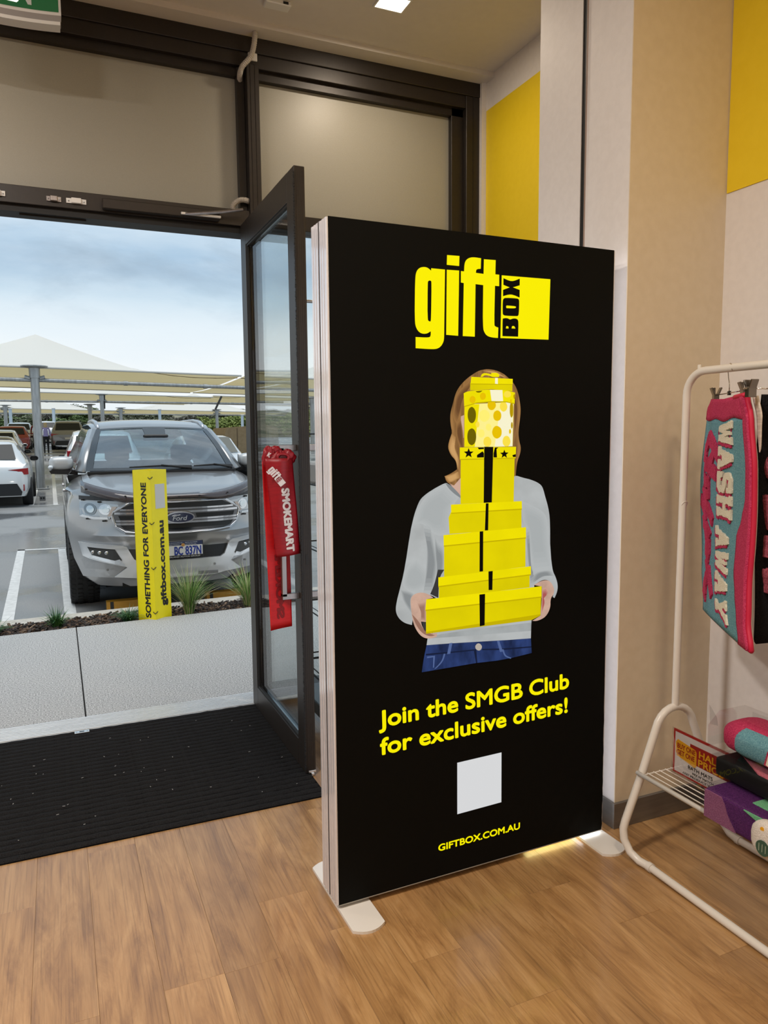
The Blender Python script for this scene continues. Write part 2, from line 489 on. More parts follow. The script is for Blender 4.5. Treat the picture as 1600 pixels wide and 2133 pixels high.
('round_lid','white',3.55,[(522,1540),(567,1540),(570,1506),(528,1505)]),
('lid_line','yellow_shade',3.6,[(430,1490),(443,1493),(473,1501),(528,1506),(584,1505),(613,1500),(613,1497),(584,1502),(528,1503),(473,1498),(443,1490),(430,1487)]),
('dot','gold',3.65,[(470,1510),(469,1504),(465,1500),(459,1498),(454,1500),(450,1504),(448,1509),(450,1515),(454,1519),(459,1521),(465,1519),(469,1515)]),
('dot','gold',3.65,[(507,1520),(506,1515),(502,1511),(496,1509),(491,1510),(487,1515),(485,1520),(487,1526),(491,1530),(496,1531),(502,1530),(506,1526)]),
('dot','pale_gold',3.65,[(599,1528),(598,1522),(593,1519),(586,1517),(579,1518),(574,1522),(572,1527),(574,1532),(579,1536),(586,1538),(592,1537),(597,1533)]),
('dot','gold_dark',3.65,[(615,1521),(614,1517),(613,1514),(612,1513),(610,1514),(609,1517),(608,1521),(608,1524),(610,1527),(611,1528),(613,1527),(614,1525)]),
('dot','gold',3.65,[(602,1506),(602,1503),(601,1501),(599,1500),(597,1501),(596,1503),(596,1506),(596,1509),(597,1512),(599,1512),(601,1512),(602,1509)]),
('dot','olive',3.65,[(470,1535),(495,1537),(486,1531),(475,1531)]),
('small_box','yellow',3.2,[(451,1559),(604,1560),(604,1537),(528,1542),(451,1537)]),
('small_lid','yellow',3.5,[(455,1578),(605,1575),(605,1558),(452,1557)]),
('lid_line','yellow_shade',3.6,[(452,1558),(605,1559),(605,1557),(452,1555)]),
('bow','yellow',3.7,[(488,1579),(492,1588),(505,1591),(527,1587),(525,1591),(547,1593),(556,1586),(554,1580),(530,1579),(522,1582),(503,1585),(494,1578)]),
('bow','white',3.75,[(540,1577),(550,1577),(550,1558),(540,1559)]),
('letter_g','lit',1,[(318,1880),(318,1887),(364,1887),(361,1696),(360,1680),(351,1665),(338,1657),(319,1655),(266,1656),(266,1688),(311,1688),(316,1694),(316,1707),(305,1700),(292,1698),(279,1701),(268,1713),(263,1733),(265,1853),(269,1874),(279,1885),(293,1889),(306,1888)]),
('letter_hole','black',2,[(306,1844),(308,1850),(312,1852),(317,1851),(319,1847),(317,1741),(315,1735),(310,1735),(305,1740)]),
('letter_i','lit',1,[(370,1887),(412,1888),(409,1698),(368,1699)]),
('letter_dot','lit',1,[(371,1929),(413,1930),(412,1901),(370,1901)]),
('letters_ft','lit',1,[(418,1887),(429,1887),(430,1908),(435,1920),(447,1928),(463,1931),(488,1930),(487,1899),(477,1898),(471,1895),(470,1886),(497,1885),(498,1928),(540,1929),(539,1887),(553,1887),(553,1853),(538,1853),(536,1738),(539,1732),(551,1729),(550,1698),(533,1698),(513,1701),(502,1710),(495,1727),(496,1852),(469,1853),(467,1698),(425,1698),(428,1853),(418,1854)]),
('logo_square','lit',1,[(562,1886),(744,1888),(740,1701),(559,1698)]),
('letter_x','black',2,[(568,1878),(598,1869),(628,1881),(628,1861),(603,1853),(628,1847),(628,1824),(596,1833),(567,1824),(567,1843),(591,1852),(568,1858)]),
('letter_o','black',2,[(566,1810),(569,1817),(576,1820),(618,1821),(625,1819),(627,1812),(626,1775),(623,1768),(616,1767),(576,1766),(568,1768),(566,1774)]),
('letter_hole','lit',3,[(580,1797),(613,1797),(615,1794),(612,1790),(580,1789),(578,1793)]),
('letter_b','black',2,[(566,1750),(567,1757),(575,1759),(585,1759),(594,1755),(602,1759),(615,1760),(622,1757),(625,1750),(624,1705),(566,1704)]),
('letter_hole','lit',3,[(578,1728),(580,1735),(585,1735),(588,1733),(588,1728)]),
('letter_hole','lit',3,[(599,1729),(601,1736),(608,1737),(612,1733),(613,1729)]),
]
# ================================================================ ROOM SHELL
def S(name, mb, m, parent=None, **k):
    o = mb.build(name, m, parent, **k)
    if parent is None:
        o['kind'] = 'structure'
    return o


paint = noisy('wall_paint', (.70, .66, .63), (.73, .69, .66), 40, .55, .04, bscale=220)
cream = noisy('bounce_tint_paint', (.66, .56, .41), (.69, .59, .44), 30, .5, .04, bscale=220)  # pier front: wall paint with warm bounced light mixed into the colour
ceilm = noisy('ceiling_paint', (.66, .62, .58), (.68, .64, .60), 20, .7)
yellow_paint = noisy('yellow_panel', (.78, .56, .010), (.80, .58, .014), 30, .45, .03, bscale=200)
bronze = noisy('bronze_aluminium', (.021, .016, .0125), (.025, .019, .015), 60, .42, 0, metal=.25)
bronze_dk = mat('bronze_shadow', (.020, .016, .013), .45, .3)
rubber = mat('black_rubber', (.008, .008, .008), .6)
alum = noisy('threshold_aluminium', (.66, .69, .71), (.74, .77, .79), 80, .36, 0, metal=.45, stretch=(.1, 1, 1))
skirtm = noisy('skirting_metal', (.20, .19, .18), (.24, .23, .215), 50, .32, 0, metal=.7, stretch=(.1, .1, 1))
frost = noisy('frosted_film', (.295, .28, .23), (.31, .295, .245), 260, .42, .05)
glass = glassy('door_glass', (.96, .985, .985), .04, .6)

# --- floor: base slab + individual planks
def wood_mat():
    m = mat('oak_vinyl', (.3, .18, .08), .42, spec=.9, coat=.22)
    nt, N, L, b = nodes(m)
    tc = N.new('ShaderNodeTexCoord'); oi = N.new('ShaderNodeObjectInfo')
    mulr = N.new('ShaderNodeVectorMath'); mulr.operation = 'SCALE'; mulr.inputs['Scale'].default_value = 37.0
    cmb = N.new('ShaderNodeCombineXYZ')
    for i in range(3):
        L.new(oi.outputs['Random'], cmb.inputs[i])
    L.new(cmb.outputs[0], mulr.inputs[0])
    add = N.new('ShaderNodeVectorMath'); add.operation = 'ADD'
    L.new(tc.outputs['Object'], add.inputs[0]); L.new(mulr.outputs[0], add.inputs[1])
    mpn = N.new('ShaderNodeMapping'); mpn.inputs['Scale'].default_value = (14, 2.2, 1)
    L.new(add.outputs[0], mpn.inputs[0])
    n0 = N.new('ShaderNodeTexNoise'); n0.inputs['Scale'].default_value = 1.5; n0.inputs['Detail'].default_value = 2
    L.new(add.outputs[0], n0.inputs['Vector'])
    n1 = N.new('ShaderNodeTexNoise'); n1.inputs['Scale'].default_value = 1.0; n1.inputs['Detail'].default_value = 10; n1.inputs['Roughness'].default_value = .70; n1.inputs['Distortion'].default_value = 1.3
    L.new(mpn.outputs[0], n1.inputs['Vector'])
    mp2 = N.new('ShaderNodeMapping'); mp2.inputs['Scale'].default_value = (210, 4, 1)
    L.new(add.outputs[0], mp2.inputs[0])
    n2 = N.new('ShaderNodeTexNoise'); n2.inputs['Scale'].default_value = 1.0; n2.inputs['Detail'].default_value = 3
    L.new(mp2.outputs[0], n2.inputs['Vector'])
    mp3 = N.new('ShaderNodeMapping'); mp3.inputs['Scale'].default_value = (7, 2.6, 1)
    L.new(add.outputs[0], mp3.inputs[0])
    n3 = N.new('ShaderNodeTexNoise'); n3.inputs['Scale'].default_value = 1.0; n3.inputs['Detail'].default_value = 4
    L.new(mp3.outputs[0], n3.inputs['Vector'])
    cr = N.new('ShaderNodeValToRGB')
    e = cr.color_ramp.elements
    e[0].position, e[0].color = .30, (.235, .116, .040, 1)
    e[1].position, e[1].color = .72, (.510, .308, .135, 1)
    k = e.new(.5); k.color = (.385, .212, .080, 1)
    L.new(n1.outputs['Fac'], cr.inputs[0])
    # scattered knots
    vm = N.new('ShaderNodeMapping'); vm.inputs['Scale'].default_value = (4.2, 1.5, 1)
    L.new(add.outputs[0], vm.inputs[0])
    vo = N.new('ShaderNodeTexVoronoi'); vo.inputs['Scale'].default_value = 1.0; vo.inputs['Randomness'].default_value = 1.0
    dn = N.new('ShaderNodeMix'); dn.data_type = 'VECTOR'; dn.inputs['Factor'].default_value = .12
    L.new(vm.outputs[0], dn.inputs['A']); L.new(n1.outputs['Color'], dn.inputs['B']); L.new(dn.outputs['Result'], vo.inputs['Vector'])
    ck = N.new('ShaderNodeValToRGB'); e = ck.color_ramp.elements
    e[0].position, e[0].color = .03, (.42, .34, .30, 1); e[1].position, e[1].color = .16, (1, 1, 1, 1)
    L.new(vo.outputs['Distance'], ck.inputs[0])
    mk_ = N.new('ShaderNodeMix'); mk_.data_type = 'RGBA'; mk_.blend_type = 'MULTIPLY'; mk_.inputs['Factor'].default_value = .8
    L.new(cr.outputs[0], mk_.inputs['A']); L.new(ck.outputs[0], mk_.inputs['B'])
    # blotches and fine pores
    cr3 = N.new('ShaderNodeValToRGB'); e = cr3.color_ramp.elements
    e[0].position, e[0].color = .28, (.60, .55, .52, 1); e[1].position, e[1].color = .52, (1, 1, 1, 1)
    L.new(n3.outputs['Fac'], cr3.inputs[0])
    m1 = N.new('ShaderNodeMix'); m1.data_type = 'RGBA'; m1.blend_type = 'MULTIPLY'; m1.inputs['Factor'].default_value = .6
    L.new(mk_.outputs['Result'], m1.inputs['A']); L.new(cr3.outputs[0], m1.inputs['B'])
    cr2 = N.new('ShaderNodeValToRGB'); e = cr2.color_ramp.elements
    e[0].position, e[0].color = .34, (.62, .58, .55, 1); e[1].position, e[1].color = .50, (1, 1, 1, 1)
    L.new(n2.outputs['Fac'], cr2.inputs[0])
    m2 = N.new('ShaderNodeMix'); m2.data_type = 'RGBA'; m2.blend_type = 'MULTIPLY'; m2.inputs['Factor'].default_value = .6
    L.new(m1.outputs['Result'], m2.inputs['A']); L.new(cr2.outputs[0], m2.inputs['B'])
    # plank-to-plank tone
    hs = N.new('ShaderNodeHueSaturation')
    mr = N.new('ShaderNodeMapRange'); mr.inputs['To Min'].default_value = .90; mr.inputs['To Max'].default_value = 1.10
    L.new(oi.outputs['Random'], mr.inputs['Value']); L.new(mr.outputs[0], hs.inputs['Value'])
    L.new(m2.outputs['Result'], hs.inputs['Color']); L.new(hs.outputs[0], b.inputs['Base Color'])
    bp = N.new('ShaderNodeBump'); bp.inputs['Strength'].default_value = .12; bp.inputs['Distance'].default_value = .0015
    L.new(n2.outputs['Fac'], bp.inputs['Height']); L.new(bp.outputs[0], b.inputs['Normal'])
    mr2 = N.new('ShaderNodeMapRange'); mr2.inputs['To Min'].default_value = .30; mr2.inputs['To Max'].default_value = .44
    L.new(n1.outputs['Fac'], mr2.inputs['Value']); L.new(mr2.outputs[0], b.inputs['Roughness'])
    return m


oak = wood_mat()
floor = S('floor', MB().box(-4.6, 2.31, -4.2, 3.80, -.12, -.003), mat('floor_underlay', (.20, .12, .06), .5))
PW = .1565
known = {0: -.1, 1: 1.873, 2: 1.87, 3: 2.131, 4: 1.919, 5: 1.70, 6: 1.46, 7: 2.02, 8: 1.825, 9: 1.60, 10: 1.38, 11: 2.2}
PL = .914
plank_me = {}
for i in range(-8, 14):
    x0 = .0285 + PW * i
    x1 = min(x0 + PW, 2.215)
    if x0 > 2.2:
        continue
    y = known.get(i, 1.3 + .37 * ((i * 7) % 5) / 2)
    while y > -.2:
        y -= PL
    while y < 3.80:
        ya, yb = max(y, -.6), min(y + PL, 3.80)
        if x0 >= 1.78 - .02 and yb > 2.028: yb = min(yb, 2.02)
        if yb - ya > .03:
            o = MB().box(x0 + .00025, x1 - .00025, ya + .00025, yb - .00025, -.003, 0, .0003).build('plank', oak, floor)
        y += PL

# --- ceiling with the lowered strip over the shopfront
S('ceiling', MB().box(-4.6, 2.31, -4.2, 3.72, CZ, CZ + .1).box(-4.6, 2.31, 3.72, 3.96, 3.373, CZ + .1), ceilm)
# --- walls
S('wall_right', MB().box(2.22, 2.4, -4.2, 2.03, 0, CZ), paint)
S('wall_right', MB().box(2.31, 2.45, 2.53, 3.97, 0, CZ).box(2.28, 2.31, 3.80, 3.97, 0, 3.373), paint)
S('wall_back', MB().box(-4.6, 2.4, -4.35, -4.2, 0, CZ), paint)
S('wall_left', MB().box(-4.75, -4.6, -4.35, 3.97, 0, CZ), paint)
S('wall_front', MB().box(-4.6, -2.72, 3.83, 3.97, 0, 3.373), paint)
# pier that stands out from the right wall: two leaves and a black expansion joint
pier = S('wall_pier', MB().box(1.784, 2.31, 2.030, 2.257, 0, CZ).box(1.784, 2.31, 2.286, 2.54, 0, CZ), paint)
S('pier_front', MB().box(1.784, 2.22, 2.026, 2.030, 0, CZ), cream, pier)
S('expansion_joint', MB().box(1.787, 2.31, 2.257, 2.286, 0, CZ), rubber, pier)
S('trim_1', MB().box(1.7805, 1.784, 2.2545, 2.2585, .095, CZ), mat('joint_trim', (.30, .22, .18), .4))
# yellow painted panels
S('trim_2', MB().box(2.306, 2.31, 2.54, 3.795, .9, 3.222), yellow_paint)
S('trim_3', MB().box(2.216, 2.22, -4.2, 2.022, 2.262, CZ), yellow_paint)
# skirting
S('baseboard_right', MB().box(2.208, 2.22, -4.2, 2.018, 0, .095, .001), skirtm)
S('baseboard_pier', MB().box(1.774, 2.22, 2.016, 2.028, 0, .095, .001).box(1.774, 1.784, 2.028, 2.54, 0, .095, .001), skirtm)

# --- shopfront frame
YF, YB = 3.83, 3.95
S('trim_4', MB().box(-2.72, 2.28, YF, YB, 3.235, 3.373, .002).box(-2.72, 2.28, YF - .012, YF, 3.30, 3.373, .002).box(-2.72, 2.28, YF + .03, YB, 3.195, 3.235), bronze)   # head
S('trim_5', MB().box(2.195, 2.28, YF - .006, YB, 0, 3.30, .002).box(2.12, 2.195, YF + .03, YB, .0, 3.29, .002).box(2.238, 2.243, YF - .009, YF, 0, 3.30), bronze)                      # right jamb
S('trim_6', MB().box(.945, 1.006, YF - .035, YB, 2.47, 3.235, .002).box(.908, .945, YF + .02, YB, 2.54, 3.235, .002).box(.962, .966, YF - .0375, YF - .03, 2.47, 3.235).box(.985, .989, YF - .0375, YF - .03, 2.47, 3.235), bronze)   # mullion
S('trim_7', MB().box(.94, 1.006, YF, YB, 0, 2.47, .002), bronze)                                             # door jamb below it
S('trim_8', MB().box(-.98, .945, YF - .028, YB, 2.462, 2.54, .002).box(1.006, 2.12, YF, YB, 2.475, 2.55, .002), bronze)    # transom
S('trim_9', MB().box(-.98, .93, YF - .004, YB - .01, 2.432, 2.462).box(-.1, .18, YF + .02, YF + .05, 2.424, 2.434), rubber)                     # door seal under the transom
S('trim_10', MB().box(-1.05, -.98, YF, YB, 0, 3.235, .002).box(-2.72, -2.62, YF, YB, 0, 3.235, .002), bronze)
S('trim_11', MB().box(1.006, 2.12, YF, YB, .0, .06, .002).box(-2.62, -1.05, YF, YB, 0, .06, .002), bronze)
S('window_1', MB().box(-.98, .912, 3.895, 3.903, 2.54, 3.20), frost)
S('window_2', MB().box(1.006, 2.12, 3.895, 3.903, 2.55, 3.20), frost)
S('window_3', MB().box(1.006, 2.12, 3.895, 3.901, .06, 2.475), glass)
S('window_4', MB().box(-2.62, -1.05, 3.895, 3.901, .06, 3.2), glass)

# --- ribbed aluminium threshold
t = MB().box(-1.6, 2.12, 3.80, 3.98, -.06, .004)
for k in range(9):
    y = 3.808 + k * .0195
    t.box(-1.6, 2.12, y, y + .011, .004, .009, .001)
S('trim_12', t, alum)

# --- bottom bolt keep let into the mat edge
keep = tag(MB().box(.012, .078, 3.747, 3.777, .011, .0145, .0008).build('floor_bolt_plate', mat('bright_steel', (.75, .75, .74), .25, .9)), 'small bright metal strike plate at the door mat edge by the threshold', 'strike plate')
MB().box(.034, .055, 3.758, 3.766, .0145, .0152).build('slot', rubber, keep)
for x in (.021, .069):
    MB().lathe([(.0001, .0146), (.0025, .0156), (.0001, .016)], 8, Matrix.Translation((x, 3.762, 0)), caps=False).build('screw', mat('steel_dk', (.3, .3, .3), .3, .9), keep)

# --- entrance mat with ribs
pile = noisy('mat_pile', (.006, .006, .0065), (.024, .024, .025), 420, .95, .9, spec=.15, bscale=500)
mt = MB().box(-1.25, .915, 2.685, 3.797, .0, .004).build('entrance_mat', mat('mat_base', (.0025, .0025, .0028), .95, spec=.1))
tag(mt, 'large black ribbed entrance mat on the wood floor inside the doorway', 'mat')
n = 28
pitch_m = (3.797 - 2.685) / n
rng = random.Random(3)
variants = []
for v in range(4):
    b = MB()
    nx = 90
    prof = [(-.5, 0), (-.42, .55), (-.2, .95), (.05, 1.0), (.25, .8), (.36, .3), (.40, 0)]
    offs = [[(rng.uniform(-1, 1), rng.uniform(-1, 1)) for _ in prof] for _ in range(nx + 1)]
    rws = []
    for k in range(nx + 1):
        x = -1.245 + 2.155 * k / nx
        rws.append([(x, (a * .9 + .035 * offs[k][q][0]) * pitch_m, .003 + .0085 * z * (1 + .16 * offs[k][q][1])) for q, (a, z) in enumerate(prof)])
    b.rows(rws)
    o = b.build('rib', pile, mt, smooth=True, loc=(0, 2.685 + pitch_m * (.5 + v), 0))
    variants.append(o)
for k in range(4, n):
    c = variants[rng.randrange(4)].copy(); COL.objects.link(c)
    c.location = (0, 2.685 + pitch_m * (k + .5), 0)
# lint and grit lying on the mat: nobody counts it
b = MB()
for k in range(46):
    x, y = rng.uniform(-.55, .85), rng.uniform(2.75, 3.72)
    L_, a = rng.uniform(.0012, .005), rng.uniform(0, 6.28)
    w = .0009
    b.box(-L_, L_, -w, w, 0, w, M=Matrix.Translation((x, y, .0125)) @ Matrix.Rotation(a, 4, 'Z'))
tag(b.build('lint', mat('lint', (.45, .45, .43), .9)), 'pale lint specks scattered over the black entrance mat', 'lint', kind='stuff')
# ================================================================ DOOR
steel = noisy('brushed_steel', (.34, .31, .30), (.40, .37, .36), 60, .3, 0, metal=.95, stretch=(1, 1, .05))
steel_dk = mat('steel_dk', (.3, .3, .3), .3, .9)
white_pl = mat('white_plastic', (.74, .73, .71), .35)
door = empty('door_1', (.914, 3.80, 0)); door['kind'] = 'structure'
door['label'] = 'open bronze framed glass door leaf standing at right angles to the shopfront'
DX0, DX1, D0, D1, DT = -.022, .022, -.915, -.005, 2.462     # local: Y runs back along the leaf
def dpart(name, mb, m, **k):
    return mb.build(name, m, door, **k)
dpart('hinge_stile', MB().box(DX0, DX1, -.105, D1, .012, DT, .002), bronze)
ls = MB().box(DX0, DX1, D0, -.815, .012, DT, .002)
for x in (-.012, -.004, .004, .012):
    ls.box(x - .0008, x + .0008, D0 - .0012, D0, .014, DT - .002)
dpart('lock_stile', ls, bronze)
dpart('top_rail', MB().box(DX0, DX1, -.815, -.105, 2.348, DT, .001), bronze)
dpart('bottom_rail', MB().box(DX0, DX1, -.815, -.105, .012, .128, .001), bronze)
g = MB()
for x in (DX0 + .004, DX1 - .014):
    g.box(x, x + .010, -.815, -.805, .128, 2.348).box(x, x + .010, -.115, -.105, .128, 2.348).box(x, x + .010, -.805, -.115, .128, .138).box(x, x + .010, -.805, -.115, 2.338, 2.348)
dpart('gasket', g, rubber)
dpart('glass_pane', MB().box(-.004, .004, -.806, -.114, .137, 2.339), glass)
br = MB()
rng = random.Random(5)
for k in range(400):
    z = .03 + 2.41 * k / 400
    br.box(DX0 - .001 - rng.uniform(.001, .004), DX0 + .001, D0 - rng.uniform(.004, .009), D0 + .002, z, z + .0052)
dpart('brush_strip', br, rubber)
dpart('lock_slot', MB().box(-.005, .005, D0 - .0025, D0, .90, .94), rubber)
def pull(sx, x0, off):
    h = MB()
    y = -.865
    for z in (1.375, .765):
        h.box(min(x0, x0 + sx * off), max(x0, x0 + sx * off), y - .0125, y + .0125, z - .0125, z + .0125, .0015)
    h.box(min(x0 + sx * (off - .02), x0 + sx * off), max(x0 + sx * (off - .02), x0 + sx * off), y - .0125, y + .0125, .765, 1.375, .0015)
    return h
dpart('pull_handle', pull(-1, DX0, .072), steel)
dpart('pull_handle', pull(1, DX1, .066), steel)
stop = dpart('door_stop', MB().lathe([(.014, 0), (.013, .006), (.0065, .012), (.0065, .05), (.008, .062), (.0135, .078), (.0145, .082), (.0145, .088), (.010, .089)], 16, Matrix.Translation((DX1, -.84, 1.965)) @ Matrix.Rotation(R(90), 4, 'Y')), steel_dk, smooth='auto')
for z in (2.105, 2.015):
    dpart('bolt_head', MB().lathe([(.008, 0), (.008, .008), (.005, .011)], 10, Matrix.Translation((DX1, -.86, z)) @ Matrix.Rotation(R(90), 4, 'Y')), steel_dk)
fb = dpart('foot_bolt', MB().box(-.010, .022, D0 - .004, D0 + .03, .012, .022, .001).box(.0, .012, D0 - .012, D0 + .012, .003, .0125, .001), mat('bright_steel', (.75, .75, .74), .25, .9))

# closer, contacts, conduit
closer = empty('door_closer', (.52, 3.80, 2.49), 0, 'dark bronze door closer rail with silver arm on the transom above the doorway', 'door closer')
MB().box(-.27, .268, -.034, -.001, -.020, .024, .003).build('track', bronze, closer)
MB().box(.262, .268, -.03, .0, -.016, .02).build('end_cap', rubber, closer)
MB().tube([(.10, -.05, -.012), (.27, -.06, .012), (.372, -.075, .030)], [.006, .007, .007], 8).build('arm', steel, closer)
MB().box(.08, .27, -.045, -.036, -.014, -.002, .002).build('slider', mat('silver_paint', (.62, .62, .62), .35, .3), closer)
for n_, (x, w, pl, where) in enumerate(((-.185, .07, 'white', 'leftmost, at the edge of the view'), (.046, .062, 'grey', 'middle one, narrow and grey'), (.140, .085, 'white', 'right one, beside the closer rail'))):
    mg = empty('door_contact', (x, 3.80, 2.494), 0, 'small %s door contact plate on the bronze transom, %s' % (pl, where), 'door sensor', 'door contacts on the transom')
    MB().box(-w / 2, w / 2, -.004, -.001, -.010, .012, .001).build('plate', steel if pl == 'grey' else white_pl, mg)
    MB().box(-w / 4, w / 4, -.016, -.004, -.010, .013, .002).build('housing', steel if pl == 'grey' else white_pl, mg)
    for sx in (-1, 1):
        MB().lathe([(.004, 0), (.003, .002), (.0005, .0025)], 8, Matrix.Translation((sx * w * .38, -.004, 0)) @ Matrix.Rotation(R(90), 4, 'X')).build('screw', steel_dk, mg)
grey_pl = mat('grey_plastic', (.42, .38, .33), .5)
def conduit(name, pts, r, label):
    # smooth ribbed hose
    P = [Vector(q) for q in pts]
    fine = []
    for i in range(len(P) - 1):
        a, b_, c, d = P[max(i - 1, 0)], P[i], P[i + 1], P[min(i + 2, len(P) - 1)]
        for k in range(14):
            t = k / 14
            fine.append(.5 * ((2 * b_) + (c - a) * t + (2 * a - 5 * b_ + 4 * c - d) * t * t + (3 * b_ - a - 3 * c + d) * t ** 3))
    fine.append(P[-1])
    return tag(MB().tube(fine, [r * (1.1 if k % 2 else .92) for k in range(len(fine))], 10).build(name, grey_pl, None, smooth=False), label, 'conduit')
cd = conduit('flexible_conduit', [(.985, 3.765, 3.372), (.978, 3.77, 3.31), (.962, 3.78, 3.26), (.925, 3.79, 3.215), (.916, 3.81, 3.19), (.925, 3.86, 3.175)], .0125, 'grey corrugated conduit dropping from the ceiling to the mullion head')
MB().box(.955, 1.0, 3.794, 3.803, 3.252, 3.288, .002).build('saddle_clip', mat('clip_grey', (.55, .53, .50), .4), cd)
conduit('flexible_conduit', [(.862, 3.83, 2.535), (.868, 3.822, 2.565), (.895, 3.815, 2.588), (.925, 3.812, 2.592), (.95, 3.83, 2.592)], .0125, 'short bent grey corrugated conduit between the closer arm and the mullion')

# ceiling sensor and lamp, exit sign
sn = empty('motion_sensor', (1.03, 3.53, CZ), 0, 'small off-white box sensor on the ceiling left of the bright downlight', 'sensor')
MB().box(-.06, .06, -.03, .03, -.022, 0, .004).build('housing', white_pl, sn)
MB().box(.02, .045, -.0315, -.029, -.018, -.006, .001).build('lens', rubber, sn)
lt = empty('downlight', (1.52, 3.33, CZ), 0, 'glowing square downlight recessed in the ceiling above the poster stand', 'ceiling light')
MB().box(-.075, .075, -.06, -.052, -.006, 0).box(-.075, .075, .052, .06, -.006, 0).box(-.075, -.067, -.052, .052, -.006, 0).box(.067, .075, -.052, .052, -.006, 0).build('trim_ring', white_pl, lt)
MB().box(-.067, .067, -.052, .052, -.004, -.002).build('diffuser', mat('lit_diffuser', (.9, .9, .9), .5, emit=(1.0, .88, .68), estr=9), lt)
dl = lamp('downlight_beam', 'AREA', (1.52, 3.33, CZ - .012), 9, WARM, .13, .10, target=(1.52, 3.33, 0))

ex = empty('exit_sign', (-.10, 3.46, 3.07), 0, 'hanging green and white illuminated exit sign at the top left by the ceiling', 'exit sign')
# curved bottom casing
def exy(u):  # bottom edge droops towards the middle
    return -.012 * (1 - ((u) / .21) ** 2)
top = .26
rw = [[(x, y, exy(x) + .030) for x in [-.205 + .41 * k / 12 for k in range(13)]] for y in (-.028, .028)]
case = MB()
case.prism([(x, exy(x) + .038) for x in [-.205 + .41 * k / 12 for k in range(13)]] + [(.205, top), (-.205, top)], .026, lambda a, b, c: (a, c, b), -.026)
case.build('casing', white_pl, ex)
MB().prism([(x, exy(x)) for x in [-.2 + .4 * k / 12 for k in range(13)]] + [(x, exy(x) + .013) for x in [.2 - .4 * k / 12 for k in range(13)]], .03, lambda a, b, c: (a, c, b), -.03).build('lower_lip', white_pl, ex)
MB().prism([(x, exy(x) + .014) for x in [-.203 + .406 * k / 12 for k in range(13)]] + [(x, exy(x) + .037) for x in [.203 - .406 * k / 12 for k in range(13)]], .028, lambda a, b, c: (a, c, b), -.028).build('groove_band', mat('sign_band', (.30, .28, .27), .45), ex)
green = mat('exit_green', (.012, .10, .034), .12, coat=.6, emit=(.012, .12, .04), estr=.25)
panel = MB().prism([(x, exy(x) + .05) for x in [-.196 + .392 * k / 12 for k in range(13)]] + [(.196, top - .01), (-.196, top - .01)], -.0275, lambda a, b, c: (a, c, b), -.026).build('legend_panel', green, ex)
litw = mat('exit_white', (.9, .9, .88), .3, emit=(1, .98, .92), estr=1.1)
MB().prism([(-.19, .065), (.045, .055), (.052, .062), (.052, .13), (-.19, .14)], -.0295, lambda a, b, c: (a, c, b), -.0276).build('lamp_window', litw, ex)
MB().prism([(.0, .17), (.052, .12), (.085, .055), (.098, .055), (.098, .20), (.05, .20)], -.0288, lambda a, b, c: (a, c, b), -.0276).build('doorway_symbol', mat('exit_sym', (.62, .64, .64), .3), ex)
MB().box(-.015, .015, -.012, .012, top, .33, .002).build('hanger', white_pl, ex)

# ================================================================ LIGHT BOX POSTER
pa = math.atan2(.020, 1.0)
poster = empty('poster_stand', (.709, 1.987, 0), pa, 'tall black backlit poster stand with yellow lettering and a printed woman carrying boxes', 'poster')
glossw = noisy('profile_white', (.68, .67, .70), (.72, .71, .74), 40, .14, 0, metal=.08, spec=.7)
glossw.node_tree.nodes['Principled BSDF'].inputs['Coat Weight'].default_value = 1.0
glossw.node_tree.nodes['Principled BSDF'].inputs['Coat Roughness'].default_value = .06
ZB, PWD, PHT, PD = .02, 1.0, 2.0, .128
# side profile cross-section (depth d back from the front, proudness w)
def side(x0, sx):
    for k in range(2):
        d0 = .0002 + k * .0655
        prof = [(d0, 0), (d0, .004), (d0 + .004, .006), (d0 + .017, .006), (d0 + .019, .0005), (d0 + .023, .0005), (d0 + .025, .006), (d0 + .037, .006), (d0 + .039, .0005), (d0 + .043, .0005), (d0 + .045, .006), (d0 + .056, .006), (d0 + .061, .004), (d0 + .061, 0)]
        MB().prism(prof, ZB + PHT - .002, lambda a, b, c: (x0 + sx * b, a, c), ZB + .002).build('side_profile', glossw, poster)
    MB().box(min(x0, x0 + sx * .0055), max(x0, x0 + sx * .0055), .064, .0675, ZB, ZB + PHT).build('joint_gap', mat('gap_grey', (.10, .09, .09), .5), poster)
side(0.0, -1)
side(PWD, 1)
MB().box(0, PWD, .003, PD, ZB + PHT - .03, ZB + PHT - .001).build('top_profile', glossw, poster)
MB().box(0, PWD, .003, PD, ZB + .0, ZB + .012).build('bottom_profile', glossw, poster)
fabric = mat('black_fabric', (.0022, .0024, .0020), .7, spec=.12)
def wr(u, v):
    # slack folds at the lower right corner
    a = max(0, min(1, (u - .55) / .4)) * max(0, min(1, (.62 - v) / .5))
    return .0035 * a * (math.sin((u * 1.0 - v * .85) * 36) + .5 * math.sin((u - v * 1.3) * 61 + 1))
gf = MB().grid(60, 90, lambda a, b: (-.0005 + a * (PWD + .001), -.0005 - abs(wr(a * PWD, b * PHT)) * (1 if b > .01 else 0), ZB + .001 + b * (PHT - .001)))
fb_ = gf.build('front_fabric', fabric, poster, smooth=True)
rim = mat('silicone_edge', (.05, .05, .05), .5)
MB().tube([(.0, .0005, ZB), (PWD, .0005, ZB)], .0022, 6).build('fabric_edge', mat('edge_silver', (.35, .33, .30), .35, .4), poster)
lit_white = mat('lit_side', (.8, .8, .8), .5, emit=(.86, .90, 1.0), estr=1.6)
MB().box(.004, PWD - .004, PD, PD + .003, ZB + .004, ZB + PHT - .004).build('rear_fabric', mat('rear_lit', (.6, .6, .6), .6, emit=(.85, .88, .96), estr=.75), poster)
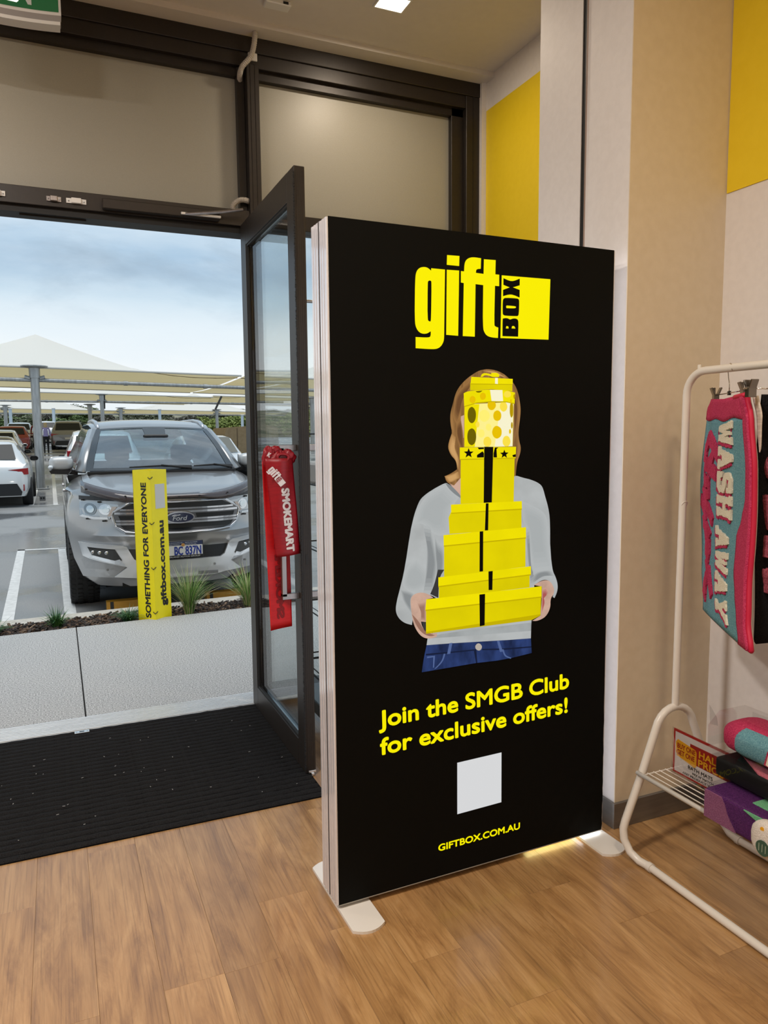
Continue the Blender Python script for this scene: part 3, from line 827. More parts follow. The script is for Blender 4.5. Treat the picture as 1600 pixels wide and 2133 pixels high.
MB().box(PWD + .0062, PWD + .0072, .010, .060, ZB + .01, ZB + PHT - .01).build('side_glow_gap', lit_white, poster)
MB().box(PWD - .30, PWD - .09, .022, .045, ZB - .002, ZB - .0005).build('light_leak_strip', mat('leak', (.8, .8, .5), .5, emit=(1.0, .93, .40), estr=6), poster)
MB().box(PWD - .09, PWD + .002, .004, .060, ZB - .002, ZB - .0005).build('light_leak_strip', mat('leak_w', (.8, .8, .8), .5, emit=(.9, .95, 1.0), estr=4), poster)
footm = mat('foot_white', (.74, .71, .66), .25)
def foot(x0, y0, y1):
    w = .102
    pr = []
    for k in range(9):
        t = -1 + 2 * k / 8
        pr.append((x0 + w / 2 + w / 2 * t, y0 + .022 * (t * t)))
    for k in range(9):
        t = 1 - 2 * k / 8
        pr.append((x0 + w / 2 + w / 2 * t, y1 - .022 * (t * t)))
    f = MB().prism(pr, .0085, None, .0).build('foot_plate', footm, poster)
    MB().box(x0 + .02, x0 + w - .02, .02, PD - .02, .0085, ZB + .001).build('foot_bracket', footm, f)
foot(.0, -.130, .262)
foot(PWD - .086, -.130, .262)

# printed artwork, flat on the cloth
lit = lambda n, c, s=1.0: mat(n, tuple(.15 * q for q in c), .7, spec=.1, emit=c, estr=s)
INK = {
    'lit': lit('ink_lit_yellow', (.86, .78, .0)), 'yellow': lit('ink_yellow', (.80, .70, .0)), 'yellow_body': lit('ink_yellow_body', (.70, .60, .0)), 'yellow_shade': lit('ink_yellow_shade', (.50, .40, .0)),
    'black': mat('ink_black', (.0025, .0025, .002), .7, spec=.1), 'hair': lit('ink_hair', (.32, .165, .055)), 'hair_dark': lit('ink_hair_dark', (.11, .048, .018)), 'hair_light': lit('ink_hair_light', (.56, .33, .13)),
    'skin': lit('ink_skin', (.56, .37, .29)), 'skin_dark': lit('ink_skin_dark', (.27, .14, .10)), 'skin_red': lit('ink_skin_red', (.34, .06, .06)), 'sweater': lit('ink_sweater', (.42, .45, .46)), 'sweater_mid': lit('ink_sweater_mid', (.35, .38, .39)),
    'sweater_dark': lit('ink_sweater_dark', (.20, .22, .23)), 'shadow': lit('ink_shadow', (.035, .034, .034)), 'denim': lit('ink_denim', (.022, .045, .155)), 'denim_dark': lit('ink_denim_dark', (.006, .011, .035)), 'denim_light': lit('ink_denim_light', (.075, .12, .28)),
    'metal': lit('ink_metal', (.42, .38, .33)), 'pale_yellow': lit('ink_pale', (.88, .80, .25)), 'white': lit('ink_white', (.84, .82, .58)), 'pale2': lit('ink_pale2', (.90, .80, .16)), 'pale_gold': lit('ink_pale_gold', (.86, .68, .06)), 'gold': lit('ink_gold', (.72, .48, .0)),
    'gold_dark': lit('ink_gold_dark', (.42, .28, .0)), 'olive': lit('ink_olive', (.13, .105, .0)),
}
INK_C = {k_: tuple(m_.node_tree.nodes['Principled BSDF'].inputs['Emission Color'].default_value[:3]) for k_, m_ in INK.items()}
def soften(name, dark, sc, stretch):
    m = INK[name]; nt, N, L, b = nodes(m)
    tc = N.new('ShaderNodeTexCoord'); mpn = N.new('ShaderNodeMapping'); mpn.inputs['Scale'].default_value = stretch
    L.new(tc.outputs['Object'], mpn.inputs[0])
    t = N.new('ShaderNodeTexNoise'); t.inputs['Scale'].default_value = sc; t.inputs['Detail'].default_value = 4
    L.new(mpn.outputs[0], t.inputs['Vector'])
    cr = N.new('ShaderNodeValToRGB'); c = b.inputs['Emission Color'].default_value
    cr.color_ramp.elements[0].position = .33; cr.color_ramp.elements[0].color = tuple(q * dark for q in c[:3]) + (1,)
    cr.color_ramp.elements[1].position = .62; cr.color_ramp.elements[1].color = tuple(c)
    L.new(t.outputs['Fac'], cr.inputs[0]); L.new(cr.outputs[0], b.inputs['Emission Color'])
soften('hair', .40, 22, (3.2, 1, .35)); soften('sweater', .80, 9, (1, 1, 1.2)); soften('sweater_mid', .75, 11, (1, 1, 1)); soften('denim', .30, 22, (1, 1, .5)); soften('skin', .78, 25, (1, 1, 1)); soften('yellow', .92, 8, (1, 1, 1)); soften('yellow_body', .86, 5, (1, 1, 1))
print_names = {'hair': 'printed_hair', 'sweater': 'printed_sweater'}
def rounded(pts, passes=2):
    """rounds shallow corners of a traced print, keeps sharp ones"""
    for _ in range(passes):
        out = []; n_ = len(pts)
        for i in range(n_):
            p0, p1, p2 = pts[i - 1], pts[i], pts[(i + 1) % n_]
            a = math.atan2(p1[1] - p0[1], p1[0] - p0[0]); b = math.atan2(p2[1] - p1[1], p2[0] - p1[0])
            d = abs((b - a + math.pi) % (2 * math.pi) - math.pi)
            if .08 < d < 1.05:
                out += [(p1[0] + (p0[0] - p1[0]) * .25, p1[1] + (p0[1] - p1[1]) * .25), (p1[0] + (p2[0] - p1[0]) * .25, p1[1] + (p2[1] - p1[1]) * .25)]
            else:
                out.append(p1)
        pts = out
    return pts
ART = [(a_, b_2, c_, rounded(d_) if not a_.startswith(('box', 'lid', 'star', 'small')) else d_) for a_, b_2, c_, d_ in ART]
groups = {}
for nme, ink, layer, pts in ART:
    groups.setdefault((('printed_figure' if nme in ('hair', 'hair_strand', 'ear', 'neck', 'sweater', 'fold', 'hem', 'neckline', 'jeans', 'waistband', 'pocket', 'fly', 'belt_loop', 'button', 'hand', 'hand_shade', 'finger_gap') else 'printed_boxes' if nme in ('box', 'box_lid', 'lid_line', 'box_ribbon', 'box_edge', 'star', 'round_box', 'dot', 'round_lid', 'small_box', 'small_lid', 'bow') else 'printed_logo')), []).append((nme, ink, layer, pts))
for gname, items in groups.items():
    prnt = None
    for nme, ink, layer, pts in items:
        if nme in ('fold', 'hair_strand', 'hand_shade') and ink != 'shadow':     # soft printed shading: nested steps of ink
            base_ = 'hair' if nme == 'hair_strand' else ('skin' if nme == 'hand_shade' else 'sweater')
            ca = INK_C[base_]; cb = INK_C[ink]
            cx_ = sum(p[0] for p in pts) / len(pts); cy_ = sum(p[1] for p in pts) / len(pts)
            for q_, (k_, t_) in enumerate(((1.05, .18), (.95, .36), (.84, .55), (.72, .74), (.58, .90))):
                c_ = tuple(a + (b - a) * t_ for a, b in zip(ca, cb))
                MB().flat([((cx_ + (a - cx_) * k_) / 1000, (cy_ + (b - cy_) * k_) / 1000) for a, b in pts], lambda a, b: (a, -.0012 - (layer + .04 * q_) * .00035, ZB + b)).build(nme, lit('ink_%s_%s_%d' % (base_, ink, q_), c_), prnt, recalc=False)
            continue
        if nme == 'box' or (nme == 'small_box'): ink = 'yellow_body'
        m_ = MB().flat([(a / 1000, b / 1000) for a, b in pts], lambda a, b: (a, -.0012 - layer * .00035, ZB + b))
        o = m_.build(gname if prnt is None else nme, INK[ink], poster if prnt is None else prnt, recalc=False)
        if prnt is None: prnt = o
def ptext(body, x0, y0, x1, y1, h, bold):
    b = MB()
    M = frame((x0, -.0016, ZB + y0), (x1 - x0, 0, y1 - y0), (0, 0, 1))
    fit_text(b, body, h, math.hypot(x1 - x0, y1 - y0), M, bold)
    return b.build('printed_text', INK['lit'], poster, recalc=False)
ptext('Join the SMGB Club', .136, .531, .846, .546, .053, .042)
ptext('for exclusive offers!', .140, .445, .842, .461, .053, .042)
ptext('GIFTBOX.COM.AU', .339, .0875, .651, .0885, .0225, .045)
MB().flat([(.4085, .195), (.576, .198), (.575, .369), (.408, .367)], lambda a, b: (a, -.0016, ZB + b)).build('blank_label', lit('ink_label', (.62, .64, .66)), poster, recalc=False)
# ================================================================ RED SASH ON THE HANDLE
redm = noisy('red_satin', (.24, .001, .007), (.31, .002, .010), 30, .45, .05, stretch=(1, 1, 4))
redd = noisy('red_satin_backlit', (.52, .003, .006), (.60, .004, .008), 30, .5, .05, stretch=(1, 1, 4))  # same satin, brighter: light from behind is painted into the back tail
sash = empty('red_sash', (.83, 2.93, 1.30), 0, 'red printed ribbon sash knotted round the inner door handle', 'ribbon')
def tail(L0, R0, L1, R1, z0, zl, zr, y0, y1, bow, m, name):
    """strip from top edge (L0..R0) at z0 to bottom edge; returns surface function"""
    def f(a, b):
        l, r_ = L0 + (L1 - L0) * b, R0 + (R1 - R0) * b
        zb = zl + (zr - zl) * a
        y = y0 + (y1 - y0) * b + bow * math.sin(a * 3.1) * (1 - .3 * b) + .006 * math.sin(a * 7 + b * 5) * (1 - b)
        return Vector((l + (r_ - l) * a - .83, y - 2.93, z0 + (zb - z0) * b - 1.30))
    o = MB().grid(14, 24, f).build(name, m, sash, smooth=True)
    md = o.modifiers.new('thick', 'SOLIDIFY'); md.thickness = .0012; md.offset = 0
    return f, o
fr, tail_front = tail(.752, .866, .790, .894, 1.335, .935, .945, 2.893, 2.905, -.020, redm, 'front_tail')
fbk, tail_back = tail(.757, .860, .774, .866, 1.325, .622, .632, 2.958, 2.952, .006, redd, 'back_tail')
# knot: gathered lobes round a dark disc painted as the hole's shade
def torus(name, c, rx, rz, rr, m, tilt=0):
    b = MB()
    def f(a, v):
        t, q = a * 2 * math.pi, v * 2 * math.pi
        k = 1 + .10 * math.sin(3 * t + tilt)
        return Vector((c[0] - .83 + (rx + rr * math.cos(q)) * k * math.cos(t), c[1] - 2.93 + rr * .8 * math.sin(q), c[2] - 1.30 + (rz + rr * math.cos(q)) * k * math.sin(t)))
    return b.grid(26, 12, f).build(name, m, sash, smooth=True)
torus('knot_loop', (.822, 2.878, 1.336), .022, .017, .0055, redm, .5)
MB().blob((.822 - .83, 2.880 - 2.93, .036), .017, .005, .013, 12, 8).build('knot_hole_shade', mat('red_hole_shade', (.06, .001, .002), .7), sash, smooth=True)
def lobe(c, rx, ry, rz, ph):
    b = MB()
    def f(a, v):
        t, q = a * 2 * math.pi, math.pi * (v - .5)
        k = 1 + .10 * math.sin(3 * t + 4 * q + ph) + .07 * math.sin(7 * t - 5 * q + ph * 2)
        return Vector((c[0] - .83 + k * rx * math.cos(q) * math.cos(t), c[1] - 2.93 + k * ry * math.cos(q) * math.sin(t), c[2] - 1.30 + k * rz * math.sin(q)))
    b.grid(36, 22, f); bmesh.ops.remove_doubles(b.bm, verts=b.bm.verts[:], dist=.0003)
    return b.build('knot_lobe', redm, sash, smooth=True)
lobe((.772, 2.908, 1.338), .026, .014, .042, .3)
lobe((.852, 2.915, 1.335), .032, .014, .032, 1.7)
lobe((.802, 2.922, 1.362), .028, .012, .020, 2.9)
lobe((.812, 2.892, 1.325), .036, .010, .034, 4.1)
b = MB(); fit_text(b, 'K', .018, .014, frame((.757 - .83, 2.8815 - 2.93, 1.346 - 1.30), (.8, .1, -.5), (.5, 0, .8)), .06); b.build('sash_lettering', mat('sash_white', (.72, .66, .64), .6), sash, recalc=False)
# lettering down the front tail
sw = mat('sash_white', (.72, .66, .64), .6)
for f_, m_, nm_, a0, a1, t0, t1, o_ in ((fr, sw, 'sash_lettering', .44, .30, .30, .66, -.0025), (fbk, mat('sash_showthrough', (.22, .001, .004), .6), 'sash_lettering_reverse', .35, .32, .94, -.55, -.0022)):
    b = MB(); fit_text(b, 'SMOKEMART', 1.0, 7.2, Matrix(), .075)
    for v in b.bm.verts:
        v.co = f_(a0 + a1 * v.co.y, t0 + t1 * v.co.x / 7.2) + Vector((0, o_ - v.co.z, 0))
    b.build(nm_, m_, sash, recalc=False)
# shop logo beside the knot
LM = frame((.757 - .83, 2.8665 - 2.93, 1.292 - 1.30), (.62, 0, -.78), (.78, 0, .62))
lx = [q for n_, k_, l_, pts in ART if k_ in ('lit',) and l_ == 1 for q in pts]
mnx, mxx = min(q[0] for q in lx), max(q[0] for q in lx); mny, mxy = min(q[1] for q in lx), max(q[1] for q in lx)
lb = MB(); lk = MB()
for n_, ink, layer, pts in ART:
    if n_.startswith(('letter', 'logo')):
        tgt = lk if ink == 'black' else lb
        tgt.flat([((x - mnx) / (mxx - mnx) * .085, (y - mny) / (mxy - mny) * .040) for x, y in pts], lambda a, b_: LM @ Vector((a, b_ - .012, layer * .0006 + .004)))
lb.build('sash_logo', sw, sash, recalc=False)
lk.build('sash_logo_box', redm, sash, recalc=False)

# ================================================================ BLACK WIRE STAND BEHIND THE POSTER
blk = mat('black_steel', (.006, .006, .006), .4)
cart = empty('wire_display_stand', (1.36, 3.30, 0), 0, 'black wire display stand on castors seen between the door edge and the poster', 'display stand')
def cx(*a): return tuple(Vector(q) for q in a)
for x, y in ((-.245, -.2), (.245, -.2), (-.245, .22), (.245, .22)):
    MB().box(x - .010, x + .010, y - .010, y + .010, .10, 1.62 if y < 0 else 1.5, .001).build('post', blk, cart)
    cs = MB().box(x - .018, x + .018, y - .02, y + .02, .085, .10).box(x - .016, x - .012, y - .012, y + .012, .03, .09).box(x + .012, x + .016, y - .012, y + .012, .03, .09).build('castor', blk, cart)
    MB().lathe([(.030, -.010), (.034, -.006), (.034, .006), (.030, .010)], 16, Matrix.Translation((x, y, .034)) @ Matrix.Rotation(R(90), 4, 'Y')).build('castor_wheel', rubber, cs)
    MB().lathe([(.008, -.017), (.008, .017)], 8, Matrix.Translation((x, y, .034)) @ Matrix.Rotation(R(90), 4, 'Y')).build('axle', steel, cs)
MB().box(-.29, .29, -.22, .24, .10, .165, .004).build('base_tray', mat('base_grey', (.05, .06, .065), .3), cart)
MB().tube([(-.315, -.18, .245), (-.25, -.2, .245)], .014, 10).build('tray_grip', mat('brown_grip', (.16, .085, .075), .4), cart)
for z in (.30, .33, .60, .90, 1.20, 1.43):
    b = MB()
    b.tube([(-.30, -.2, z), (.30, -.2, z), (.30, .22, z), (-.30, .22, z), (-.30, -.2, z)], .0055 if z < .31 else .0035, 6)
    if z > .5:
        for k in range(8):
            x = -.27 + .54 * k / 7
            b.tube([(x, -.2, z), (x, .22, z)], .002, 5)
    b.build('wire_shelf', blk, cart)
MB().tube([(-.30, -.2, .31), (-.24, -.2, .265)], .003, 6).tube([(-.30, -.1, .30), (-.24, -.2, .25)], .003, 6).build('brace_wire', blk, cart)
b = MB()
rng = random.Random(4)
for k in range(26):
    x0, y0 = -.30 + rng.uniform(-.01, .08), -.19 + rng.uniform(0, .1)
    z0 = 1.39 + rng.uniform(-.02, .02)
    b.tube([(x0, y0, z0), (x0 + .02, y0 - .01, z0 + .04), (x0 + .05, y0 - .01, z0 + .075 + rng.uniform(0, .03)), (x0 + .10, y0, z0 + .09)], .0022, 5)
tag(b.build('wire_basket', blk, cart))
MB().box(-.30, .30, -.16, .18, 1.205, 1.30, .01).build('clear_packet', mat('packet', (.60, .62, .64), .3), cart)
MB().box(-.27, -.245, -.19, -.17, 1.50, 1.53, .003).build('price_ticket', mat('ticket_red', (.65, .02, .06), .5), cart)

# ================================================================ WHITE GARMENT RACK
rackm = mat('rack_white', (.70, .66, .60), .30)
rack = empty('garment_rack', (1.905, 1.87, 0), 0, 'white tubular garment rack with a low wire shelf against the right wall', 'clothes rack')
def arc(c, r, a0, a1, ux, uy, n=8):
    c, ux, uy = Vector(c), Vector(ux), Vector(uy)
    return [c + r * (math.cos(a0 + (a1 - a0) * k / n) * ux + math.sin(a0 + (a1 - a0) * k / n) * uy) for k in range(n + 1)]
XV, YV, ZV = (1, 0, 0), (0, 1, 0), (0, 0, 1)
RL = -1.05   # far end of the rack, towards the camera
tr = .0125
up_pts = [Vector((-.005, 0, .49)), Vector((0, 0, 1.54 - .02))] + arc((0, -.075, 1.545), .075, 0, math.pi / 2, YV, ZV) + [Vector((0, RL + .075, 1.62))] + arc((0, RL + .075, 1.545), .075, math.pi / 2, math.pi, YV, ZV) + [Vector((0, RL, .49))]
MB().tube(up_pts, tr, 12).build('top_rail', rackm, rack, smooth='auto')
MB().tube([(0, -.008, 1.185), (0, .0, 1.189)], tr + .0006, 12).build('joint_sleeve', rackm, rack)
MB().lathe([(.006, 0), (.006, .012), (.0045, .014)], 10, Matrix.Translation((0, -.05, 1.618 + .008))).build('peg', rackm, rack)
def side_frame(y, s):
    # arch down to the two floor bends
    pts = []
    a = arc((-.005, y, .405), .085, math.pi * .93, math.pi * .07, XV, ZV, 10)
    L = [Vector((-.210, y, .125)), Vector((-.145, y, .275))]
    Rr = [Vector((.145, y, .275)), Vector((.210, y, .125))]
    for sx in (1, -1):
        bend = [Vector((-sx * .218, y, .10)), Vector((-sx * .219, y - s * .006, .065)), Vector((-sx * .214, y - s * .030, .030)), Vector((-sx * .205, y - s * .065, .0140)), Vector((-sx * .198, y - s * .10, .0135))]
        if sx == 1:
            pts = list(reversed(bend)) + L + a
        else:
            pts = pts + Rr + bend
    return pts
for y, s in ((0, 1), (RL, -1)):
    MB().tube(side_frame(y, s), .0135, 12).build('end_frame', rackm, rack, smooth='auto')
for x in (-.198, .198):
    b = MB().tube([(x, -.10, .0135), (x, RL + .10, .0135)], .0125, 12)
    b.tube([(x, -.098, .0135), (x, -.115, .0135)], .0155, 12)
    b.build('floor_rail', rackm, rack, smooth='auto')
# wire shelf
b = MB().tube([(-.165, .0, .285), (-.165, RL, .285)], .0075, 10); b.build('shelf_rail', rackm, rack, smooth=True)
b = MB().tube([(.165, .0, .285), (.165, RL, .285)], .0075, 10); b.build('shelf_rail', rackm, rack, smooth=True)
for y in (-.022, -.35, -.7, RL + .02):
    MB().tube([(-.165, y, .283), (.165, y, .283)], .0028, 6).build('cross_wire', rackm, rack)
for k in range(12):
    x = -.140 + .280 * k / 11
    MB().tube([(x, -.022, .287), (x, RL + .02, .287)], .0018, 6).build('shelf_wire', rackm, rack)

# hangers with clips
def hanger(hx, hy, ang, label):
    h = empty('clip_hanger', (hx, hy, 1.62), ang, label, 'hanger', 'chrome clip hangers on the rack')
    chrome = mat('chrome', (.62, .60, .57), .12, 1.0)
    hook = arc((0, 0, -.006), .0195, R(-35), R(190), XV, ZV, 10)
    pts = list(reversed(hook)) 
    pts = pts + [Vector((.012, 0, -.030)), Vector((.002, 0, -.045)), Vector((0, 0, -.052)), Vector((0, 0, -.078))]
    MB().tube(pts, .0017, 7).build('hook', chrome, h, smooth=True)
    MB().tube([(-.17, 0, -.076), (.17, 0, -.076)], .0019, 7).build('bar', chrome, h, smooth=True)
    MB().box(-.007, .007, -.004, .004, -.083, -.070, .001).build('centre_block', mat('hanger_black', (.012, .012, .012), .35), h)
    for x in (-.145, .145):
        c = MB().box(x - .013, x + .013, -.008, .008, -.100, -.072, .001).box(x - .012, x + .012, .004, .009, -.075, -.052, .001, M=None).build('clip', mat('clip_metal', (.22, .20, .18), .25, .9), h)
        MB().box(x - .012, x + .012, -.002, .003, -.0, .026, .001, M=Matrix.Translation((0, -.006, -.076)) @ Matrix.Rotation(R(22), 4, 'X')).build('clip_lever', mat('clip_metal', (.22, .20, .18), .25, .9), c)
        MB().box(x - .012, x + .012, -.003, .002, -.0, .026, .001, M=Matrix.Translation((0, .006, -.076)) @ Matrix.Rotation(R(-22), 4, 'X')).build('clip_lever', mat('clip_metal', (.22, .20, .18), .25, .9), c)
    return h
A1 = R(90 - 32.4)
hanger(1.905, 1.700, A1, 'chrome clip hanger holding the teal bath mat on the rack rail')

# ---- teal bath mat with tufted lettering
mdx, mdy = math.sin(R(32.4)), math.cos(R(32.4))
mnx_, mny_ = -mdy, mdx
HX, HY = 1.905, 1.700
def lerp(t, ks):
    for (a, x), (b, y) in zip(ks, ks[1:]):
        if t <= b:
            u = (t - a) / (b - a); u = u * u * (3 - 2 * u)
            return x + (y - x) * u
    return ks[-1][1]
# a: 0 far edge -> 1 near edge ; b: 0 top -> 1 bottom
def matP(a, b, off=0.0):
    far = lerp(b, [(0, .150), (.05, .19), (.45, .243), (.8, .225), (1, .175)])
    near = lerp(b, [(0, -.190), (.10, -.228), (.3, -.252), (.7, -.262), (.9, -.282), (1, -.318)])
    s = far + (near - far) * a
    edge = abs(2 * a - 1)
    curl = -.003 * edge ** 3 + .006 * math.sin(b * 6 + a * 2)
    z = 1.531 - .708 * b - .006 * (1 - edge) * (1 - b)
    if b > .93: z += .0
    o = off + curl
    return Vector((HX + s * mdx + o * mnx_, HY + s * mdy + o * mny_, z))
def pilem(name, c1, c2, sc=260):
    return noisy(name, c1, c2, sc, .95, .8, spec=.15, bscale=320, lo=.3, hi=.7)
teal = pilem('teal_pile', (.085, .235, .300), (.21, .42, .48))
pink = pilem('pink_pile', (.40, .018, .075), (.62, .07, .16))
hotp = pilem('hot_pink_pile', (.50, .008, .055), (.60, .02, .09))
creamp = pilem('cream_pile', (.72, .66, .52), (.86, .80, .66))
rugbase = mat('rug_backing', (.55, .50, .45), .9)
bath = empty('bath_mat', (HX, HY, 1.53), 0, 'teal bath mat with cream wash away lettering and a pink border hanging from the rack', 'bath mat')
O1 = Vector((HX, HY, 1.53))
def patch(name, f, nu, nv, m, parent, thick=.012, smooth=True):
    o = MB().grid(nu, nv, lambda a, b: f(a, b) - O1).build(name, m, parent, smooth=smooth)
    md = o.modifiers.new('pile', 'SOLIDIFY'); md.thickness = thick; md.offset = 0
    return o
patch('backing', lambda a, b: matP(a, b, -.004), 20, 30, rugbase, bath, .004)
def bord(b):  # inner limit of the pink border on the near side, wavering
    return .93 + lerp(b, [(0, .0), (.30, .005), (.42, .0), (.50, -.05), (.58, -.13), (.72, -.14), (.82, -.10), (.90, -.06), (.96, -.06), (1, -.07)])
patch('teal_field', lambda a, b: matP(a * bord(.10 + .90 * b), .085 + .915 * b, .006), 24, 40, teal, bath, .014)
patch('near_border', lambda a, b: matP(bord(b) + (1.0 - bord(b)) * a, b, .008), 8, 40, pink, bath, .018)
patch('top_border', lambda a, b: matP(a * .93, b * (.092 + .006 * math.sin(a * 14)), .007), 20, 5, pink, bath, .017)
patch('folded_corner', lambda a, b: matP(1.0 + .10 * a * (1 - b) ** .6, .01 + .22 * b, -.012), 4, 16, noisy('ribbed_backing', (.50, .42, .36), (.66, .58, .50), 160, .9, .4, stretch=(.1, .1, 1)), bath, .003)
MB().tube([matP(1.003, k / 30, .004) - O1 for k in range(31)] + [matP(1 - k / 10, 1.0, .003) - O1 for k in range(0, 11)], .0075, 8).build('binding', mat('binding_pink', (.52, .004, .045), .6), bath, smooth=True)
MB().tube([matP(.78 + .23 * k / 6, .004, .010) - O1 for k in range(7)], .008, 8).build('binding', mat('binding_pink', (.52, .004, .045), .6), bath, smooth=True)
rngm = random.Random(8)
def rag(poly, amt=.0035, step=.012):
    """ragged tufted outline"""
    out = []
    for i, p_ in enumerate(poly):
        q = poly[(i + 1) % len(poly)]
        L_ = math.hypot(q[0] - p_[0], q[1] - p_[1]); k = max(1, int(L_ / step))
        for j in range(k):
            t = j / k
            out.append((p_[0] + (q[0] - p_[0]) * t + rngm.uniform(-amt, amt), p_[1] + (q[1] - p_[1]) * t + rngm.uniform(-amt, amt)))
    return out
def tuft(polys, f, off, th, m, name, parent):
    b = MB()
    for poly in polys:
        b.prism(rag(poly), off + th, lambda a, c, o: f(a, c, o) - O1, off)
    return b.build(name, m, parent)
# block letters in a unit cell: x along reading, y up (thick serif strokes)
LET = {
    'W': [[(0, 1), (.30, 1), (.36, .46), (.43, .92), (.57, .92), (.64, .46), (.70, 1), (1, 1), (.82, 0), (.58, 0), (.5, .40), (.42, 0), (.18, 0)]],
    'A': [[(0, 0), (.42, 0), (.42, .14), (.36, .16), (.39, .30), (.62, .30), (.66, .16), (.58, .14), (.58, 0), (1, 0), (1, .14), (.92, .18), (.66, 1), (.36, 1), (.10, .18), (0, .14)]],
    'S': [[(.05, 0), (.75, 0), (.98, .2), (.95, .5), (.70, .62), (.36, .68), (.36, .80), (.70, .78), (.72, .66), (.94, .66), (.94, 1), (.30, 1), (.05, .82), (.05, .55), (.30, .42), (.66, .36), (.64, .22), (.30, .24), (.28, .38), (.05, .38)]],
    'H': [[(0, 0), (.42, 0), (.42, .15), (.36, .17), (.36, .42), (.64, .42), (.64, .17), (.58, .15), (.58, 0), (1, 0), (1, .15), (.93, .17), (.93, .83), (1, .85), (1, 1), (.58, 1), (.58, .85), (.64, .83), (.64, .58), (.36, .58), (.36, .83), (.42, .85), (.42, 1), (0, 1), (0, .85), (.07, .83), (.07, .17), (0, .15)]],
    'Y': [[(.28, 0), (.72, 0), (.72, .14), (.64, .16), (.64, .40), (.92, .86), (1, .88), (1, 1), (.60, 1), (.60, .88), (.66, .86), (.5, .62), (.36, .86), (.42, .88), (.42, 1), (0, 1), (0, .88), (.08, .86), (.36, .40), (.36, .16), (.28, .14)]],
}
def word(w, b0, b1, a_base, a_top, skew=0):
    polys = []
    n_ = len(w)
    for i, ch in enumerate(w):
        c0 = b0 + (b1 - b0) * i / n_; c1 = b0 + (b1 - b0) * (i + .94) / n_
        for poly in LET[ch]:
            polys.append([(a_base + (a_top - a_base) * y + skew * ((c0 + (c1 - c0) * x) - b0), c0 + (c1 - c0) * x) for x, y in poly])
    return polys
for w, b0, b1, ab, at_, sk in (('WASH', .10, .525, .455, .735, -.08), ('AWAY', .565, .965, .390, .640, .08)):
    ps = word(w, b0, b1, ab, at_, sk)
    tuft([[(a - .030, b + .016) for a, b in q] for q in ps], matP, .012, .005, pink, 'letter_shadow', bath)
    tuft(ps, matP, .0135, .006, creamp, 'lettering', bath)
# pink script running beside the lettering
def script(strokes, w, name):
    polys = []
    for st in strokes:
        Lr, Rl = [], []
        for i, (a, b) in enumerate(st):
            pa_, pb_ = st[max(0, i - 1)], st[min(len(st) - 1, i + 1)]
            dx, dy = pb_[0] - pa_[0], pb_[1] - pa_[1]; L_ = math.hypot(dx, dy) or 1
            Lr.append((a - dy / L_ * w, b + dx / L_ * w)); Rl.append((a + dy / L_ * w, b - dx / L_ * w))
        polys.append(Lr + list(reversed(Rl)))
    tuft(polys, matP, .012, .007, pink, name, bath)
script([[(.20, .17), (.14, .22), (.13, .29)], [(.20, .17), (.30, .20), (.44, .255)], [(.13, .29), (.24, .31), (.40, .335)], [(.34, .215), (.30, .26), (.22, .30)], [(.13, .345), (.20, .335), (.26, .35), (.22, .375), (.15, .375)], [(.14, .375), (.24, .39), (.24, .43), (.15, .435), (.13, .40)], [(.15, .44), (.16, .455)]], .032, 'script_word')
script([[(.06, .47), (.12, .50), (.15, .545), (.10, .575)], [(.14, .47), (.24, .515), (.31, .56)], [(.10, .575), (.17, .60), (.24, .62), (.18, .645)], [(.15, .60), (.17, .66), (.16, .71), (.22, .74)], [(.22, .645), (.22, .70), (.17, .72)], [(.16, .74), (.20, .80), (.14, .86), (.08, .93)], [(.22, .78), (.26, .84), (.30, .90)]], .030, 'script_word')

# ---- black bath mat with pink tufted lettering, second on the rail
hanger(1.905, 1.475, R(-10), 'chrome clip hanger nearest the right edge of the view')
bm2 = empty('bath_mat', (1.905, 1.475, 1.53), R(-11), 'black bath mat with raised dusty pink letters at the right edge of the view', 'bath mat')
blackp = pilem('black_pile', (.003, .003, .004), (.012, .011, .012))
dusty = pilem('dusty_pink_pile', (.20, .035, .060), (.40, .10, .13), 200)
O1 = Vector((0, 0, 0))
def m2P(a, b, off=0.0):
    return Vector((-.100 + .35 * a, -off + .012 * math.sin(b * 5 + a * 3), -.002 - .70 * b))
patch('field', lambda a, b: m2P(a, b), 16, 20, blackp, bm2, .016)
MB().tube([m2P(0, k / 20) for k in range(21)] + [m2P(k / 10, 1) for k in range(11)], .007, 8).build('binding', blackp, bm2, smooth=True)
rngm = random.Random(12)
for b0, kind in ((.31, 'O'), (.47, 'C'), (.60, 'E'), (.74, 'S')):
    # chunky rounded letters, lying on their side
    polys = []
    if kind == 'O':
        polys = [[(.24 + .20 * math.cos(t), b0 - .02 + .085 * math.sin(t)) for t in [2 * math.pi * k / 18 for k in range(18)]]]
    elif kind == 'C':
        polys = [[(.03, b0 - .07), (.55, b0 - .08), (.55, b0 - .03), (.22, b0 - .01), (.22, b0 + .03), (.55, b0 + .05), (.55, b0 + .09), (.06, b0 + .07)]]
    elif kind == 'E':
        polys = [[(.04, b0 - .035), (.55, b0 - .05), (.55, b0 + .04), (.03, b0 + .05)]]
    else:
        polys = [[(.02, b0 - .04), (.16, b0 - .05), (.20, b0 + .02), (.32, b0 + .08), (.55, b0 + .09), (.55, b0 + .14), (.25, b0 + .13), (.04, b0 + .05)], [(.28, b0 - .05), (.55, b0 - .06), (.55, b0 + .03), (.36, b0 + .01)]]
    tuft(polys, m2P, .008, .022, dusty, 'raised_letter', bm2)
tg = mat('grey_tag', (.26, .25, .25), .35)
